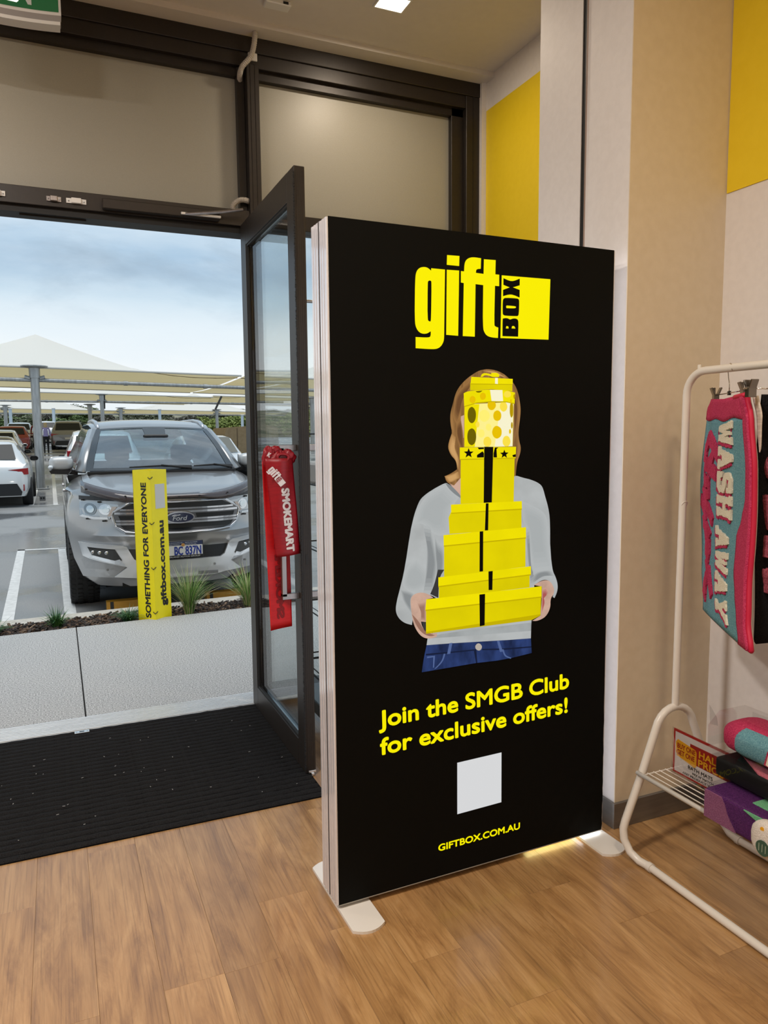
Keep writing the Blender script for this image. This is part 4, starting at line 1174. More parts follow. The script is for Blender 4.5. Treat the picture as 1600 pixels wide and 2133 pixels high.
def tongue(name, M0):
    b = MB()
    def f(a, v):
        w = .030 * (.35 + .65 * math.sin(min(1, .15 + v) * math.pi * .62)) * math.sqrt(max(0, 1 - max(0, (v - .78) / .22) ** 2))
        return M0 @ Vector(((a - .5) * w * 1.2, -.010 - .010 * math.sin(v * 3), -v * .135))
    b.grid(6, 16, f)
    o = b.build(name, tg, bm2, smooth=True)
    md = o.modifiers.new('t', 'SOLIDIFY'); md.thickness = .002
tongue('hang_tag', Matrix.Translation((-.078, -.018, .0)) @ Matrix.Rotation(R(-11), 4, 'Y'))

# ---- goods on the shelf
SH = .2888
tkt = empty('price_card', (1.846, 1.645, SH + .001), 0, 'red edged half price card in a clear holder on the rack shelf', 'sign')
b = MB().box(-.0015, .0015, -.07, .172, 0.004, .153)
b.build('card', mat('card_red', (.36, .018, .012), .45), tkt)
b = MB().box(-.0022, -.0014, -.065, .164, .011, .145); b.build('card_face', mat('card_white', (.66, .61, .60), .4), tkt)
TF = lambda y, z: frame((-.0030, y, z), (0, -1, 0), (0, 0, 1))
# (reads towards -Y because the card faces the room)
MB().box(-.0026, -.0021, -.062, .100, .062, .126).build('red_band', mat('card_band', (.33, .014, .008), .45), tkt)
MB().prism([(.155, .070), (.160, .078), (.160, .112), (.152, .122), (.078, .112), (.072, .104), (.072, .058), (.080, .052), (.088, .054), (.155, .066)], -.0032, lambda a, c, o: (o, a, c), -.0022).build('yellow_flash', mat('card_yellow', (.74, .36, .010), .45), tkt)
for s_, y, z, h, w, c, bold in (('BUY ONE', .153, .094, .017, .076, 'card_band', .03), ('GET ONE', .155, .072, .017, .076, 'card_band', .03), ('HALF', .062, .094, .023, .085, 'card_yellow', .04), ('PRICE', .064, .066, .023, .100, 'card_yellow', .04), ('BATH MATS', .105, .040, .0125, .100, 'card_black', .03), ("MIX N' MATCH", .086, .026, .0085, .085, 'card_black', .01), ('ANY PRODUCT WITHIN', .128, .0145, .0075, .155, 'card_black', .01)):
    b = MB(); M = TF(y, z); M = Matrix.Translation((-.0006, 0, 0)) @ M
    fit_text(b, s_, h, w, M, bold)
    b.build('card_text', mat('card_black', (.01, .01, .01), .5) if c == 'card_black' else MATS[c], tkt, recalc=False)
clear = glassy('clear_plastic', (.985, .985, .985), .008, .22)
MB().box(-.006, -.0052, -.072, .174, .0, .158).box(-.02, .02, -.072, .174, -.0005, .0012).build('clear_holder', clear, tkt)
def pack(name, x0, x1, y0, y1, z0, z1, label, m1, bands, rnd=.012):
    p_ = empty(name, ((x0 + x1) / 2, (y0 + y1) / 2, z0), 0, label, 'bath mat', 'folded bath mats on the rack shelf')
    hx, hy, hz = (x1 - x0) / 2, (y1 - y0) / 2, z1 - z0
    MB().box(-hx, hx, -hy, hy, 0, hz, rnd, seg=3).build('folded_mat', m1, p_, smooth='auto')
    for nm, m_, poly in bands:      # coloured areas on the front (-X) face wrapping over the top
        b = MB()
        b.prism(poly, -hx - .0035, lambda a, c, o: (o, a, c), -hx + .002)
        b.build(nm, m_, p_)
    MB().box(-hx - .007, hx + .007, -hy - .007, hy + .007, 0.0005, hz + .006, .002).build('clear_sleeve', clear, p_)
    return p_
purple = pilem('purple_pile', (.055, .012, .085), (.12, .03, .16))
mauve = pilem('mauve_pile', (.22, .075, .17), (.32, .13, .25))
mint = pilem('mint_pile', (.14, .46, .24), (.22, .56, .32))
p1 = pack('folded_bath_mat', 1.712, 1.86, 1.08, 1.562, SH, SH + .090, 'purple, mauve and mint folded bath mat lowest on the rack shelf', purple,
     [('mauve_area', mauve, [(.236, .004), (.236, .086), (.178, .086), (.165, .070), (.155, .045), (.13, .012), (.125, .004)])])
MB().box(-.030, .05, -.02, .11, .0885, .093, .001).build('mint_area', mint, p1)
MB().prism([(.10, .086), (-.06, .090), (-.05, .072), (.055, .074)], -.0785, lambda a, c, o: (o, a, c), -.073).build('mint_area', mint, p1)
p2 = pack('folded_bath_mat', 1.790, 2.00, 1.13, 1.598, SH + .098, SH + .156, 'black folded bath mat with a pink patch, middle of the stack on the shelf', mat('black_print', (.005, .005, .006), .6, spec=.25), [])
b = MB().prism([(.215, .0), (.09, -.075), (-.02, -.078), (.0, -.02), (.12, .01)], .062, lambda a, c, o: (c - .02, a, o), .0565); b.build('pink_area', pilem('candy_pile', (.60, .13, .20), (.74, .24, .30)), p2)
b = MB(); lw_ = .0012
for y0_, y1_, z0_, z1_ in ((.02, .022, .012, .040), (-.20, -.198, .012, .040), (-.20, .022, .012, .0132), (-.20, .022, .039, .040)):
    b.box(-.1075, -.1062, y0_, y1_, z0_, z1_)
b.build('outline_print', mat('print_grey', (.22, .22, .22), .5), p2)
# rolled teal and pink mat on top
p3 = empty('folded_bath_mat', (1.905, 1.40, SH + .1645), 0, 'teal and pink rolled bath mat in clear wrap on top of the shelf stack', 'bath mat', 'folded bath mats on the rack shelf')
def roll(rx, rz, y0, y1, rr):
    prof = []
    def f(a, v):
        t = a * 2 * math.pi
        e_ = 1.0
        d = min(v, 1 - v) * (y1 - y0)
        if d < rr: e_ = math.sqrt(max(0.02, 1 - ((rr - d) / rr) ** 2))
        return Vector((rx * e_ * math.copysign(abs(math.cos(t)) ** .7, math.cos(t)), y0 + (y1 - y0) * v, rz + rz * e_ * math.copysign(abs(math.sin(t)) ** .7, math.sin(t))))
    return f
MB().grid(28, 30, roll(.085, .047, -.24, .235, .06)).build('rolled_mat', pink, p3, smooth=True)
MB().grid(28, 24, lambda a, v: roll(.0875, .0485, -.24, .19, .05)(.33 + .34 * a, v) + Vector((-.001, 0, -.003))).build('teal_area', teal, p3, smooth=True)
MB().prism([(.045, .012), (.035, .055), (.0, .050), (-.06, .0), (-.05, -.002)], -.094, lambda a, c, o: (o, a, c + .01), -.086).build('pink_stripe', pink, p3)
MB().prism([(.036, .016), (.030, .045), (.0, .030), (-.03, .0)], -.097, lambda a, c, o: (o, a, c + .01), -.092).build('cream_stripe', creamp, p3)
MB().prism([(-.095, 0), (-.095, .07), (-.05, .108), (.06, .108), (.095, .08), (.095, 0)], .245, lambda a, c, o: (a, o, c), -.245).build('clear_wrap', clear, p3)
MB().prism([(.215, .075), (.245, .070), (.250, .130), (.238, .118), (.220, .10)], -.088, lambda a, c, o: (o, a, c), -.0872).build('wrap_flap', clear, p3)
# white rolled mat with a round green label at the right edge
p4 = empty('rolled_bath_mat', (1.690, 1.285, SH), 0, 'white fluffy rolled mat with a round green label at the right edge of the shelf', 'bath mat')
MB().grid(24, 20, lambda a, v: roll(.024, .052, -.09, .09, .05)(a, v)).build('roll', pilem('white_pile', (.62, .57, .52), (.75, .70, .65)), p4, smooth=True)
MB().lathe([(.021, 0), (.021, .003)], 24, Matrix.Translation((-.026, .035, .036)) @ Matrix.Rotation(R(90), 4, 'Y') @ Matrix.Scale(1, 4)).build('round_label', mat('label_green', (.035, .085, .055), .5), p4)
b = MB()
for k, y in enumerate((.045, .035, .025)):
    b.box(-.0272, -.0262, y - .001, y + .001, .026, .047)
b.build('label_print', mat('label_print', (.30, .36, .28), .5), p4)
MB().lathe([(.006, 0), (.006, .003)], 12, Matrix.Translation((-.022, .042, .085)) @ Matrix.Rotation(R(90), 4, 'Y')).build('yellow_dot', MATS['card_yellow'], p4)
# ================================================================ OUTSIDE: ground, footpath, garden bed
def gz(y):
    return -.18 if y < 22 else min(-.18 + (y - 22) * .033, 1.1)
def asphalt_mat():
    m = mat('wet_asphalt', (.2, .2, .2), .5)
    nt, N, L, b = nodes(m)
    tc = N.new('ShaderNodeTexCoord')
    t = N.new('ShaderNodeTexNoise'); t.inputs['Scale'].default_value = .55; t.inputs['Detail'].default_value = 5
    L.new(tc.outputs['Object'], t.inputs['Vector'])
    g = N.new('ShaderNodeTexNoise'); g.inputs['Scale'].default_value = 160; g.inputs['Detail'].default_value = 2
    L.new(tc.outputs['Object'], g.inputs['Vector'])
    wet = N.new('ShaderNodeMapRange'); wet.inputs['From Min'].default_value = .43; wet.inputs['From Max'].default_value = .56
    L.new(t.outputs['Fac'], wet.inputs['Value'])
    c1 = N.new('ShaderNodeMix'); c1.data_type = 'RGBA'
    c1.inputs['A'].default_value = (.28, .28, .275, 1); c1.inputs['B'].default_value = (.155, .16, .165, 1)
    L.new(wet.outputs[0], c1.inputs['Factor'])
    c2 = N.new('ShaderNodeMix'); c2.data_type = 'RGBA'; c2.blend_type = 'MULTIPLY'; c2.inputs['Factor'].default_value = .5
    L.new(c1.outputs['Result'], c2.inputs['A'])
    cr = N.new('ShaderNodeValToRGB'); cr.color_ramp.elements[0].color = (.55, .55, .55, 1); cr.color_ramp.elements[1].color = (1.3, 1.3, 1.3, 1)
    cr.color_ramp.elements[0].position = .35; cr.color_ramp.elements[1].position = .65
    L.new(g.outputs['Fac'], cr.inputs[0]); L.new(cr.outputs[0], c2.inputs['B'])
    L.new(c2.outputs['Result'], b.inputs['Base Color'])
    r = N.new('ShaderNodeMapRange'); r.inputs['To Min'].default_value = .55; r.inputs['To Max'].default_value = .16
    L.new(wet.outputs[0], r.inputs['Value']); L.new(r.outputs[0], b.inputs['Roughness'])
    bp = N.new('ShaderNodeBump'); bp.inputs['Strength'].default_value = .12; bp.inputs['Distance'].default_value = .003
    L.new(g.outputs['Fac'], bp.inputs['Height']); L.new(bp.outputs[0], b.inputs['Normal'])
    return m
asphalt = asphalt_mat()
b = MB()
ys = [6.4, 12, 18, 22, 30, 40, 50, 60, 80, 130]
b.rows([[(x, y, gz(y)) for y in ys] for x in (-60, -20, 0, 20, 80)])
park = S('car_park', b, asphalt)
park['label'] = 'wet grey asphalt car park'
# exposed aggregate footpath, two slabs in view with an open joint
agg = noisy('exposed_aggregate', (.20, .20, .195), (.58, .58, .57), 130, .7, .5, lo=.36, hi=.64, detail=4)
fp = S('footpath', MB().box(-4.8, 6, 3.95, 5.9, -.25, -.02), mat('joint_dark', (.04, .04, .04), .9))
fy = lambda x: 5.955 + .058 * x
MB().prism([(.074, 3.982), (3.6, 3.982), (3.6, fy(3.6)), (.074, fy(.074))], 0, None, -.12).build('slab', agg, fp)
MB().prism([(-3.6, 3.982), (.066, 3.982), (.066, fy(.066)), (-3.6, fy(-3.6))], 0, None, -.12).build('slab', agg, fp)
# kerb between garden bed and bays
conc = noisy('kerb_concrete', (.44, .41, .36), (.52, .49, .43), 25, .8, .2, bscale=200)
ky = lambda x: .062 * x
MB_ = MB().prism([(-6, 6.40 + ky(-6)), (6, 6.40 + ky(6)), (6, 6.60 + ky(6)), (-6, 6.60 + ky(-6))], -.035, None, -.3)
S('kerb', MB_, conc)
soil = noisy('garden_soil', (.020, .015, .011), (.055, .040, .030), 60, .95, .8)
S('garden_bed', MB().prism([(-6, fy(-6)), (6, fy(6)), (6, 6.42 + ky(6)), (-6, 6.42 + ky(-6))], -.045, None, -.2), soil)
rng = random.Random(21)
chips = [MB(), MB(), MB()]
for k in range(2600):
    x = rng.uniform(-1.2, 2.0); y = rng.uniform(fy(x) + .01, 6.41 + ky(x))
    l, w, h = rng.uniform(.010, .030), rng.uniform(.004, .010), rng.uniform(.002, .006)
    M = Matrix.Translation((x, y, -.040 + rng.uniform(0, .016))) @ Matrix.Rotation(rng.uniform(0, 6.3), 4, 'Z') @ Matrix.Rotation(rng.uniform(-.5, .5), 4, 'Y')
    chips[0 if rng.random() < .62 else (1 if rng.random() < .7 else 2)].box(-l, l, -w, w, -h, h, M=M)
for c, (nm, col) in zip(chips, (('mulch_dark', (.035, .026, .022)), ('mulch_brown', (.11, .068, .044)), ('mulch_pale', (.25, .17, .11)))):
    tag(c.build('bark_mulch', mat(nm, col, .9)), {'mulch_dark': 'dark bark chips covering the narrow garden bed', 'mulch_brown': 'brown bark chips scattered over the garden bed', 'mulch_pale': 'pale tan bark chips scattered over the garden bed'}[nm], 'mulch', kind='stuff')

# grasses
def tuft_grass(name, x, y, n, h, spread, w, cols, label, seed, group=None, wild=.3):
    rg = random.Random(seed)
    t = empty(name, (x, y, -.045), 0, label, 'plant', group)
    mbs = [MB() for _ in cols]
    for k in range(n):
        a = rg.uniform(0, 2 * math.pi); hh = h * rg.uniform(.55, 1.0); sp = spread * rg.uniform(.2, 1.0) * (1.15 - .5 * hh / h)
        r0 = rg.uniform(0, .035)
        d = Vector((math.cos(a), math.sin(a), 0)); q = Vector((-d.y, d.x, 0))
        p0 = d * r0
        bend = rg.uniform(.0, wild)
        pts = []
        for i in range(5):
            u = i / 4
            pts.append((p0 + d * (sp * u ** 1.6) + Vector((0, 0, hh * (u - bend * u ** 3))), w * (1 - u) ** .7 * .5 + .0003))
        rws = [[p - q * ww, p + Vector((0, 0, ww * .5)), p + q * ww] for p, ww in pts]
        mbs[rg.randrange(len(mbs))].rows(rws)
    for m_, (cn, c) in zip(mbs, cols):
        m_.build('foliage', mat(cn, c, .45), t)
    return t
GR = [('blade_deep', (.030, .10, .028)), ('blade_mid', (.070, .18, .040)), ('blade_blue', (.060, .14, .075))]
GT = [('blade_pale', (.30, .38, .15)), ('blade_straw', (.52, .48, .26)), ('blade_mid', (.070, .18, .040)), ('blade_lime', (.19, .36, .07))]
tuft_grass('strappy_grass', -.50, 6.14, 90, .15, .17, .010, GR, 'low dark green strappy grass clump leftmost in the garden bed', 1, None, .6)
tuft_grass('strappy_grass', -.065, 6.16, 130, .20, .165, .010, GR, 'low dark green strappy grass clump left of the yellow post', 2, None, .6)
tuft_grass('strappy_grass', .455, 6.10, 130, .165, .185, .010, GR, 'low dark green strappy grass clump at the left foot of the yellow post', 3, None, .6)
tuft_grass('tall_grass', .935, 6.17, 300, .47, .36, .0052, GT, 'tall green and straw grass tuft right of the yellow post', 4, None, .35)
tuft_grass('tall_grass', 1.44, 6.22, 260, .43, .38, .0052, GT, 'tall green grass tuft beside the door frame in front of the car', 5, None, .35)

# yellow bollard cover
yel = noisy('corflute_yellow', (.90, .76, .002), (.94, .80, .004), 12, .38, .03, stretch=(1, 1, 1))
bol = empty('bollard_cover', (.645, 5.935, -.02), math.atan2(.11, .128), 'yellow square bollard cover with black lettering standing in front of the silver car', 'bollard')
BW, BH = .178, 1.185
# local: near corner at origin, one face along +X (right face), other along +Y (left face)
MB().box(.003, BW, .0, .004, 0, BH).build('right_panel', yel, bol)
MB().box(.0, .004, .0, BW, 0, BH).build('left_panel', yel, bol)
MB().box(.0, BW, BW - .004, BW, 0, BH).build('rear_panel', yel, bol)
MB().box(BW - .004, BW, .004, BW - .004, 0, BH).build('rear_panel', yel, bol)
MB().lathe([(.057, 0), (.057, BH - .08), (.04, BH - .05)], 16, Matrix.Translation((BW / 2, BW / 2, 0))).build('steel_bollard', mat('bollard_steel', (.5, .45, .05), .4), bol)
for z in (1.125, .775, .425, .075):
    MB().tube([(-.0015, .022, z + .006), (-.004, .012, z - .003), (-.005, .0, z - .006), (.008, -.004, z - .002), (.022, -.003, z + .008)], .0028, 6).tube([(-.006, -.002, z - .004), (-.010, -.006, z - .006)], .004, 6).build('cable_tie', rubber, bol)
bk = mat('print_black', (.008, .008, .008), .5)
def wtext(body, M, h, w, parent, m, bold, name='lettering'):
    b_ = MB(); fit_text(b_, body, h, w, M, bold)
    return b_.build(name, m, parent, recalc=False)
# left face reads upwards
wtext('SOMETHING FOR EVERYONE', frame((-.0012, .048, .03), (0, 0, 1), (0, 1, 0)), .052, 1.06, bol, bk, .055)
wtext('giftbox.com.au', frame((.122, -.0012, .11), (0, 0, 1), (-1, 0, 0)), .058, .68, bol, bk, .075)
MB().box(.045, .150, -.0016, -.0006, .885, 1.075).build('blank_sticker', mat('sticker_white', (.60, .60, .58), .5), bol)

# orange wheel stops
orange = noisy('wheel_stop', (.40, .19, .010), (.46, .22, .014), 15, .6, .1)
for x, lab in ((.62, 'orange wheel stop under the left front of the silver car'), (1.52, 'orange wheel stop under the right front of the silver car')):
    w_ = tag(MB().prism([(-.075, 0), (.075, 0), (.05, .10), (-.05, .10)], .27, lambda a, b_, c: (c, a, b_), -.27).build('wheel_stop', orange, None, loc=(x, 7.18, -.18)), lab, 'wheel stop')
    for sx in (-.24, .20):
        MB().prism([(-.0765, 0), (-.0515, .101), (-.049, .101), (-.074, 0)], sx + .03, lambda a, b_, c: (c, a, b_), sx).build('black_band', rubber, w_)

# painted bay lines
lm = noisy('line_paint', (.60, .60, .58), (.74, .74, .72), 18, .55, .1)
lines = []
def pline(x0, y0, x1, y1, w, label):
    d = Vector((x1 - x0, y1 - y0, 0)); n_ = Vector((-d.y, d.x, 0)).normalized() * w / 2
    P_ = []
    for i in range(5):
        t = i / 4; q = Vector((x0, y0, 0)) + d * t
        P_.append([q - n_ + Vector((0, 0, gz(q.y) + .003)), q + n_ + Vector((0, 0, gz(q.y) + .003))])
    return tag(MB().rows(P_) and None, None) if False else (lambda m_: (m_.rows(P_), m_.build('bay_line', lm, park))[1])(MB())
pline(-.53, 11.75, -.46, 6.63, .10, '')
pline(.0, 11.62, .05, 6.66, .10, '')
pline(-.58, 11.70, .06, 11.62, .10, '')
pline(-3.4, 11.9, -2.9, 6.6, .10, '')
pline(-.60, 31, -.60, 19.3, .10, ''); pline(-.16, 31, -.08, 19.2, .10, ''); pline(-.66, 19.15, .0, 19.15, .10, ''); pline(-.6, 21.6, .0, 21.7, .09, ''); pline(.02, 22.0, .6, 22.05, .09, '')
# small number plate block standing on the bay mark
kb = tag(MB().box(-.07, .07, -.04, .04, 0, .13, .01).build('bay_marker', mat('marker_grey', (.20, .20, .20), .6), None, loc=(-.38, 20.6, -.18)), 'small grey block on the white bay marking in front of the sail post', 'marker')
MB().box(-.05, -.01, -.042, -.04, .04, .09).build('slot', rubber, kb); MB().box(.01, .05, -.042, -.04, .04, .09).build('slot', rubber, kb)

# ---------------------------------------------------------------- shade sails
galv = noisy('galvanised_steel', (.30, .31, .31), (.42, .43, .43), 12, .38, 0, metal=.55, stretch=(1, 1, .2))
def sail_mat():
    m = bpy.data.materials.new('sail_fabric'); m.use_nodes = True
    nt = m.node_tree; N = nt.nodes; L = nt.links; N.clear()
    o = N.new('ShaderNodeOutputMaterial'); mx = N.new('ShaderNodeMixShader'); mx.inputs[0].default_value = .33
    d = N.new('ShaderNodeBsdfDiffuse'); d.inputs[0].default_value = (.93, .91, .85, 1)
    t = N.new('ShaderNodeBsdfTranslucent'); t.inputs[0].default_value = (.92, .74, .36, 1)
    L.new(d.outputs[0], mx.inputs[1]); L.new(t.outputs[0], mx.inputs[2]); L.new(mx.outputs[0], o.inputs[0])
    return m
sailm = sail_mat()
def prof(d, L_, p):
    return max(0, 1 - min(1, abs(d) / L_)) ** p
def sail(name, xc, hw, y0, y1, ze, rise, label, slope=-.018):
    s = empty(name, (xc, y0, gz(y0)), 0, label, 'shade sail', 'car park shade sails')
    g0 = gz(y0)
    def f(a, v):
        x = -hw + 2 * hw * a; y = (y1 - y0) * v
        dy = (v - .5) * 2
        z = ze + rise * prof(x, hw * 1.08, 1.5) * prof(dy, 1.0, .9) + slope * x - .10 * math.sin(v * math.pi) * (1 - prof(x, hw, 1))
        return Vector((x, y, z - g0))
    MB().grid(40, 20, f).build('canopy', sailm, s, smooth=True)
    for v in (0, 1):
        MB().tube([f(k / 12, v) for k in range(13)], .030, 6).build('edge_cable', mat('cable_pale', (.55, .54, .50), .5), s)
    for sx in (-1, 1):   # seams over the fabric's underside
        MB().tube([f(.5 + sx * .5 * k / 10, .06 + .30 * (1 - abs(1 - k / 5))) - Vector((0, 0, .012)) for k in range(11)], .012, 5).build('seam', mat('seam_brown', (.16, .12, .06), .7), s)
    return s
def post(name, x, y, h, r, label, plate=True, arms=True):
    p_ = empty(name, (x, y, gz(y)), 0, label, 'post')
    MB().tube([(0, 0, 0), (0, 0, h)], r, 16).build('shaft', galv, p_, smooth='auto')
    if plate:
        MB().box(-r * 1.9, r * 1.9, -r * 1.9, r * 1.9, 0, .03, .004).build('base_plate', galv, p_)
        for sx in (-1, 1):
            for sy in (-1, 1):
                MB().lathe([(.02, .03), (.02, .07)], 6, Matrix.Translation((sx * r * 1.55, sy * r * 1.55, 0))).build('anchor_bolt', galv, p_)
    MB().lathe([(r * 1.2, h - .30), (r * 1.25, h - .02)], 16).build('head_sleeve', galv, p_)
    MB().lathe([(r * 1.2, h - .02), (r * 3.0, h + .02), (r * 3.0, h + .05), (r * 1.0, h + .07)], 20).build('head_disc', galv, p_, smooth='auto')
    if arms:
        for sx in (-1, 1):
            MB().tube([(sx * r, 0, h - .30), (sx * r * 2.2, 0, h - .26)], .05, 8).build('bracket', galv, p_)
    return p_
def beam(name, x0, x1, y, z0, z1, r, label):
    b_ = MB().tube([(x0, y, z0), ((x0 + x1) / 2, y, (z0 + z1) / 2), (x1, y, z1)], r, 12)
    for k in range(1, 5):
        t = k / 5; x = x0 + (x1 - x0) * t; z = z0 + (z1 - z0) * t
        b_.tube([(x - .06, y, z), (x + .06, y, z)], r * 1.25, 12)
    return tag(b_.build(name, galv, None, smooth='auto'), label, 'beam')
sail('shade_sail', -.47, 6.05, 24.15, 34.2, 3.42, 1.55, 'nearest cream shade sail peaking above the car park post at the left')
sail('shade_sail', 11.75, 6.05, 24.15, 34.2, 3.20, 1.62, 'nearest row cream shade sail seen through the door glass and beside it')
sail('shade_sail', -12.7, 6.05, 24.15, 34.2, 3.62, 1.55, 'nearest row cream shade sail running out of view at the left edge')
post('sail_post', -.47, 24.15, 3.52, .122, 'thick galvanised sail post standing on the white bay marking left of the silver car')
post('sail_post', 11.75, 24.15, 3.3, .122, 'galvanised post of the nearest sail row behind the poster')
beam('sail_beam', -.36, 11.6, 24.2, 3.06, 2.82, .058, 'galvanised pipe beam running right from the near sail post')
beam('sail_beam', -12.6, -.58, 24.2, 3.24, 3.06, .058, 'galvanised pipe beam running left from the near sail post')
sail('shade_sail', 2.1, 5.8, 41, 51, 3.55, 1.15, 'second row cream shade sail over the parked cars at centre')
sail('shade_sail', 13.7, 5.8, 41, 51, 3.42, 1.15, 'second row cream shade sail at the right, beyond the door leaf')
sail('shade_sail', -9.5, 5.8, 41, 51, 3.7, 1.15, 'second row cream shade sail at the left edge')
post('sail_post', 2.25, 41, 3.05, .10, 'second row galvanised post above the silver car roof, right of a pair', False)
post('sail_post', 1.72, 42.5, 2.55, .10, 'second row galvanised post above the silver car roof, left of a pair', False, False)
post('sail_post', 13.52, 41, 3.0, .16, 'galvanised post seen in the gap between the door edge and the poster', False)
beam('sail_beam', -10, 2.1, 41.1, 3.22, 3.16, .055, 'second row pipe beam left of the paired posts')
beam2 = beam('sail_beam', 2.3, 13.4, 41.1, 3.16, 3.10, .055, 'second row pipe beam right of the paired posts')
for x0, x1 in ((2.35, 2.37), (8.0, 8.35)):
    MB().tube([(x0, 41.0, 2.80), (x1, 41.0, 3.50)], .055, 6).build('stay', mat('stay_dark', (.03, .03, .03), .5), beam2)
sail('shade_sail', -2.2, 6.8, 62, 73, 3.48, 1.7, 'far cream shade sail at the left, behind the paired posts')
sail('shade_sail', 11.3, 6.8, 62, 73, 3.36, 1.7, 'far cream shade sail at the right beside the door frame')
post('sail_post', 4.75, 62, 2.45, .13, 'pale far sail post right of the paired posts above the car roof', False)
post('sail_post', -3.3, 62, 2.6, .14, 'pale far sail post at the left edge', False)
post('sail_post', 12.2, 62, 2.35, .13, 'pale far sail post with braces near the door frame', False)
beam('sail_beam', -9, 18, 62.1, 3.16, 3.02, .05, 'far pipe beam under the far shade sails')
# slim pale poles in the car park
pole = mat('pole_pale', (.52, .60, .66), .5)
for x, y, h, lab in ((-2.88, 60, 2.3, 'slim pale blue pole leftmost by the far sail post'), (-.05, 60, 2.35, 'slim pale blue pole behind the woman in lilac'), (13.83, 60, 1.9, 'slim pale blue pole at the right above the tan cover'), (7.43, 60, 2.3, 'slim pale blue pole above the middle of the car roof')):
    o = tag(MB().tube([(0, 0, 0), (0, 0, h)], .11, 10).lathe([(.2, 0), (.2, .04)], 10).build('pole', pole, None, loc=(x, y, gz(y))), lab, 'pole')
    MB().box(-.13, .13, -.13, .13, h, h + .06, .01).build('cap', white_pl, o)
# ================================================================ SILVER WAGON FACING THE SHOP
CO = Vector((.985, 6.85, -.18))
def paint_mat(name, c, rough=.28, metal=.55):
    m = mat(name, c, rough, metal, coat=.8)
    return m
silver = paint_mat('silver_paintwork', (.37, .365, .36), .30, .7)
skidm = paint_mat('skid_silver', (.64, .65, .66), .28, .4)
chrome_d = mat('grille_chrome', (.60, .60, .61), .16, 1.0)
blackp_ = mat('black_trim', (.010, .010, .011), .45)
car = empty('parked_wagon', CO, 0, 'silver four wheel drive wagon parked nose in, facing the shop doorway', 'car')
ZT = [.26, .35, .50, .60, .69, .725, .79, .90, .97, 1.02, 1.06]
Y0 = [.085, .035, .030, .050, .010, -.015, .035, .028, .022, .024, .036]
WT = [.70, .82, .885, .905, .922, .926, .935, .930, .915, .895, .870]
YM = [.34, .36, .50, .56, .595, .60, .62, .64, .66, .66, .62]
def ip(z, T):
    if z <= ZT[0]: return T[0]
    for i in range(len(ZT) - 1):
        if z <= ZT[i + 1]:
            t = (z - ZT[i]) / (ZT[i + 1] - ZT[i]); return T[i] + (T[i + 1] - T[i]) * t
    return T[-1]
def ysurf(x, z):
    W = ip(z, WT); u = min(1, abs(x) / W)
    return ip(z, Y0) + (ip(z, YM) - ip(z, Y0)) * u ** 3.3
ARX, ARZ, ARR = .905, .375, .435
def conform(poly, off, depth, name, m, parent, step=.05, smooth=False, surf=None):
    """plate that follows the front of the car: poly in (x,z)"""
    surf = surf or ysurf
    bm = bmesh.new()
    vs = [bm.verts.new((a, 0, b)) for a, b in poly]
    f = bm.faces.new(vs)
    x0, x1 = min(a for a, b in poly), max(a for a, b in poly)
    z0, z1 = min(b for a, b in poly), max(b for a, b in poly)
    x = math.ceil(x0 / step) * step
    while x < x1:
        bmesh.ops.bisect_plane(bm, geom=bm.verts[:] + bm.edges[:] + bm.faces[:], plane_co=(x, 0, 0), plane_no=(1, 0, 0)); x += step
    z = math.ceil(z0 / .06) * .06
    while z < z1:
        bmesh.ops.bisect_plane(bm, geom=bm.verts[:] + bm.edges[:] + bm.faces[:], plane_co=(0, 0, z), plane_no=(0, 0, 1)); z += .06
    r = bmesh.ops.extrude_face_region(bm, geom=bm.faces[:])
    back = {v for v in r['geom'] if isinstance(v, bmesh.types.BMVert)}
    for v in bm.verts:
        v.co.y = surf(v.co.x, v.co.z) + off + (depth if v in back else 0)
    mb = MB(); mb.bm.free(); mb.bm = bm
    return mb.build(name, m, parent, smooth=smooth)
# body: bumper/fender shell built of plan outlines
xs = [1, .975, .94, .88, .8, .7, .58, .44, .29, .145, 0]
fr_ = [-q for q in xs] + list(reversed(xs))[1:]
rows_ = []
for i, z in enumerate(ZT):
    W = WT[i]
    r_ = [(q * W, ysurf(q * W, z), z) for q in fr_]
    if z >= .785:
        r_ = [(-W, 4.72, z), (-W * 1.0, 3.2, z), (-W, 1.6, z), (-W, .95, z)] + r_ + [(W, .95, z), (W, 1.6, z), (W, 3.2, z), (W, 4.72, z)]
    else:
        d = ARR ** 2 - (z - ARZ) ** 2
        ye = min(ip(z, YM) + .06, ARX - math.sqrt(max(0, d)) + .0)
        ye = max(ye, r_[0][1] + .004)
        r_ = [(-W + .004, ye, z)] * 4 + r_ + [(W - .004, ye, z)] * 4
    rows_.append(r_)
b = MB(); b.rows(rows_)
# lower sides behind the front wheels
for s in (-1, 1):
    b.rows([[(s * .90, 1.36, .32), (s * .90, 3.30, .32)], [(s * .925, 1.33, .55), (s * .925, 3.33, .55)], [(s * .935, 1.2, .80), (s * .935, 3.45, .80)]])
    b.rows([[(s * .90, 4.2, .40), (s * .88, 4.72, .45)], [(s * .935, 4.1, .80), (s * .93, 4.72, .80)]])
b.rows([[(-.93, 4.72, .45), (.93, 4.72, .45)], [(-.93, 4.72, 1.06), (.93, 4.72, 1.06)]])
bmesh.ops.remove_doubles(b.bm, verts=b.bm.verts[:], dist=.0005)
b.build('body_shell', silver, car, smooth='auto')
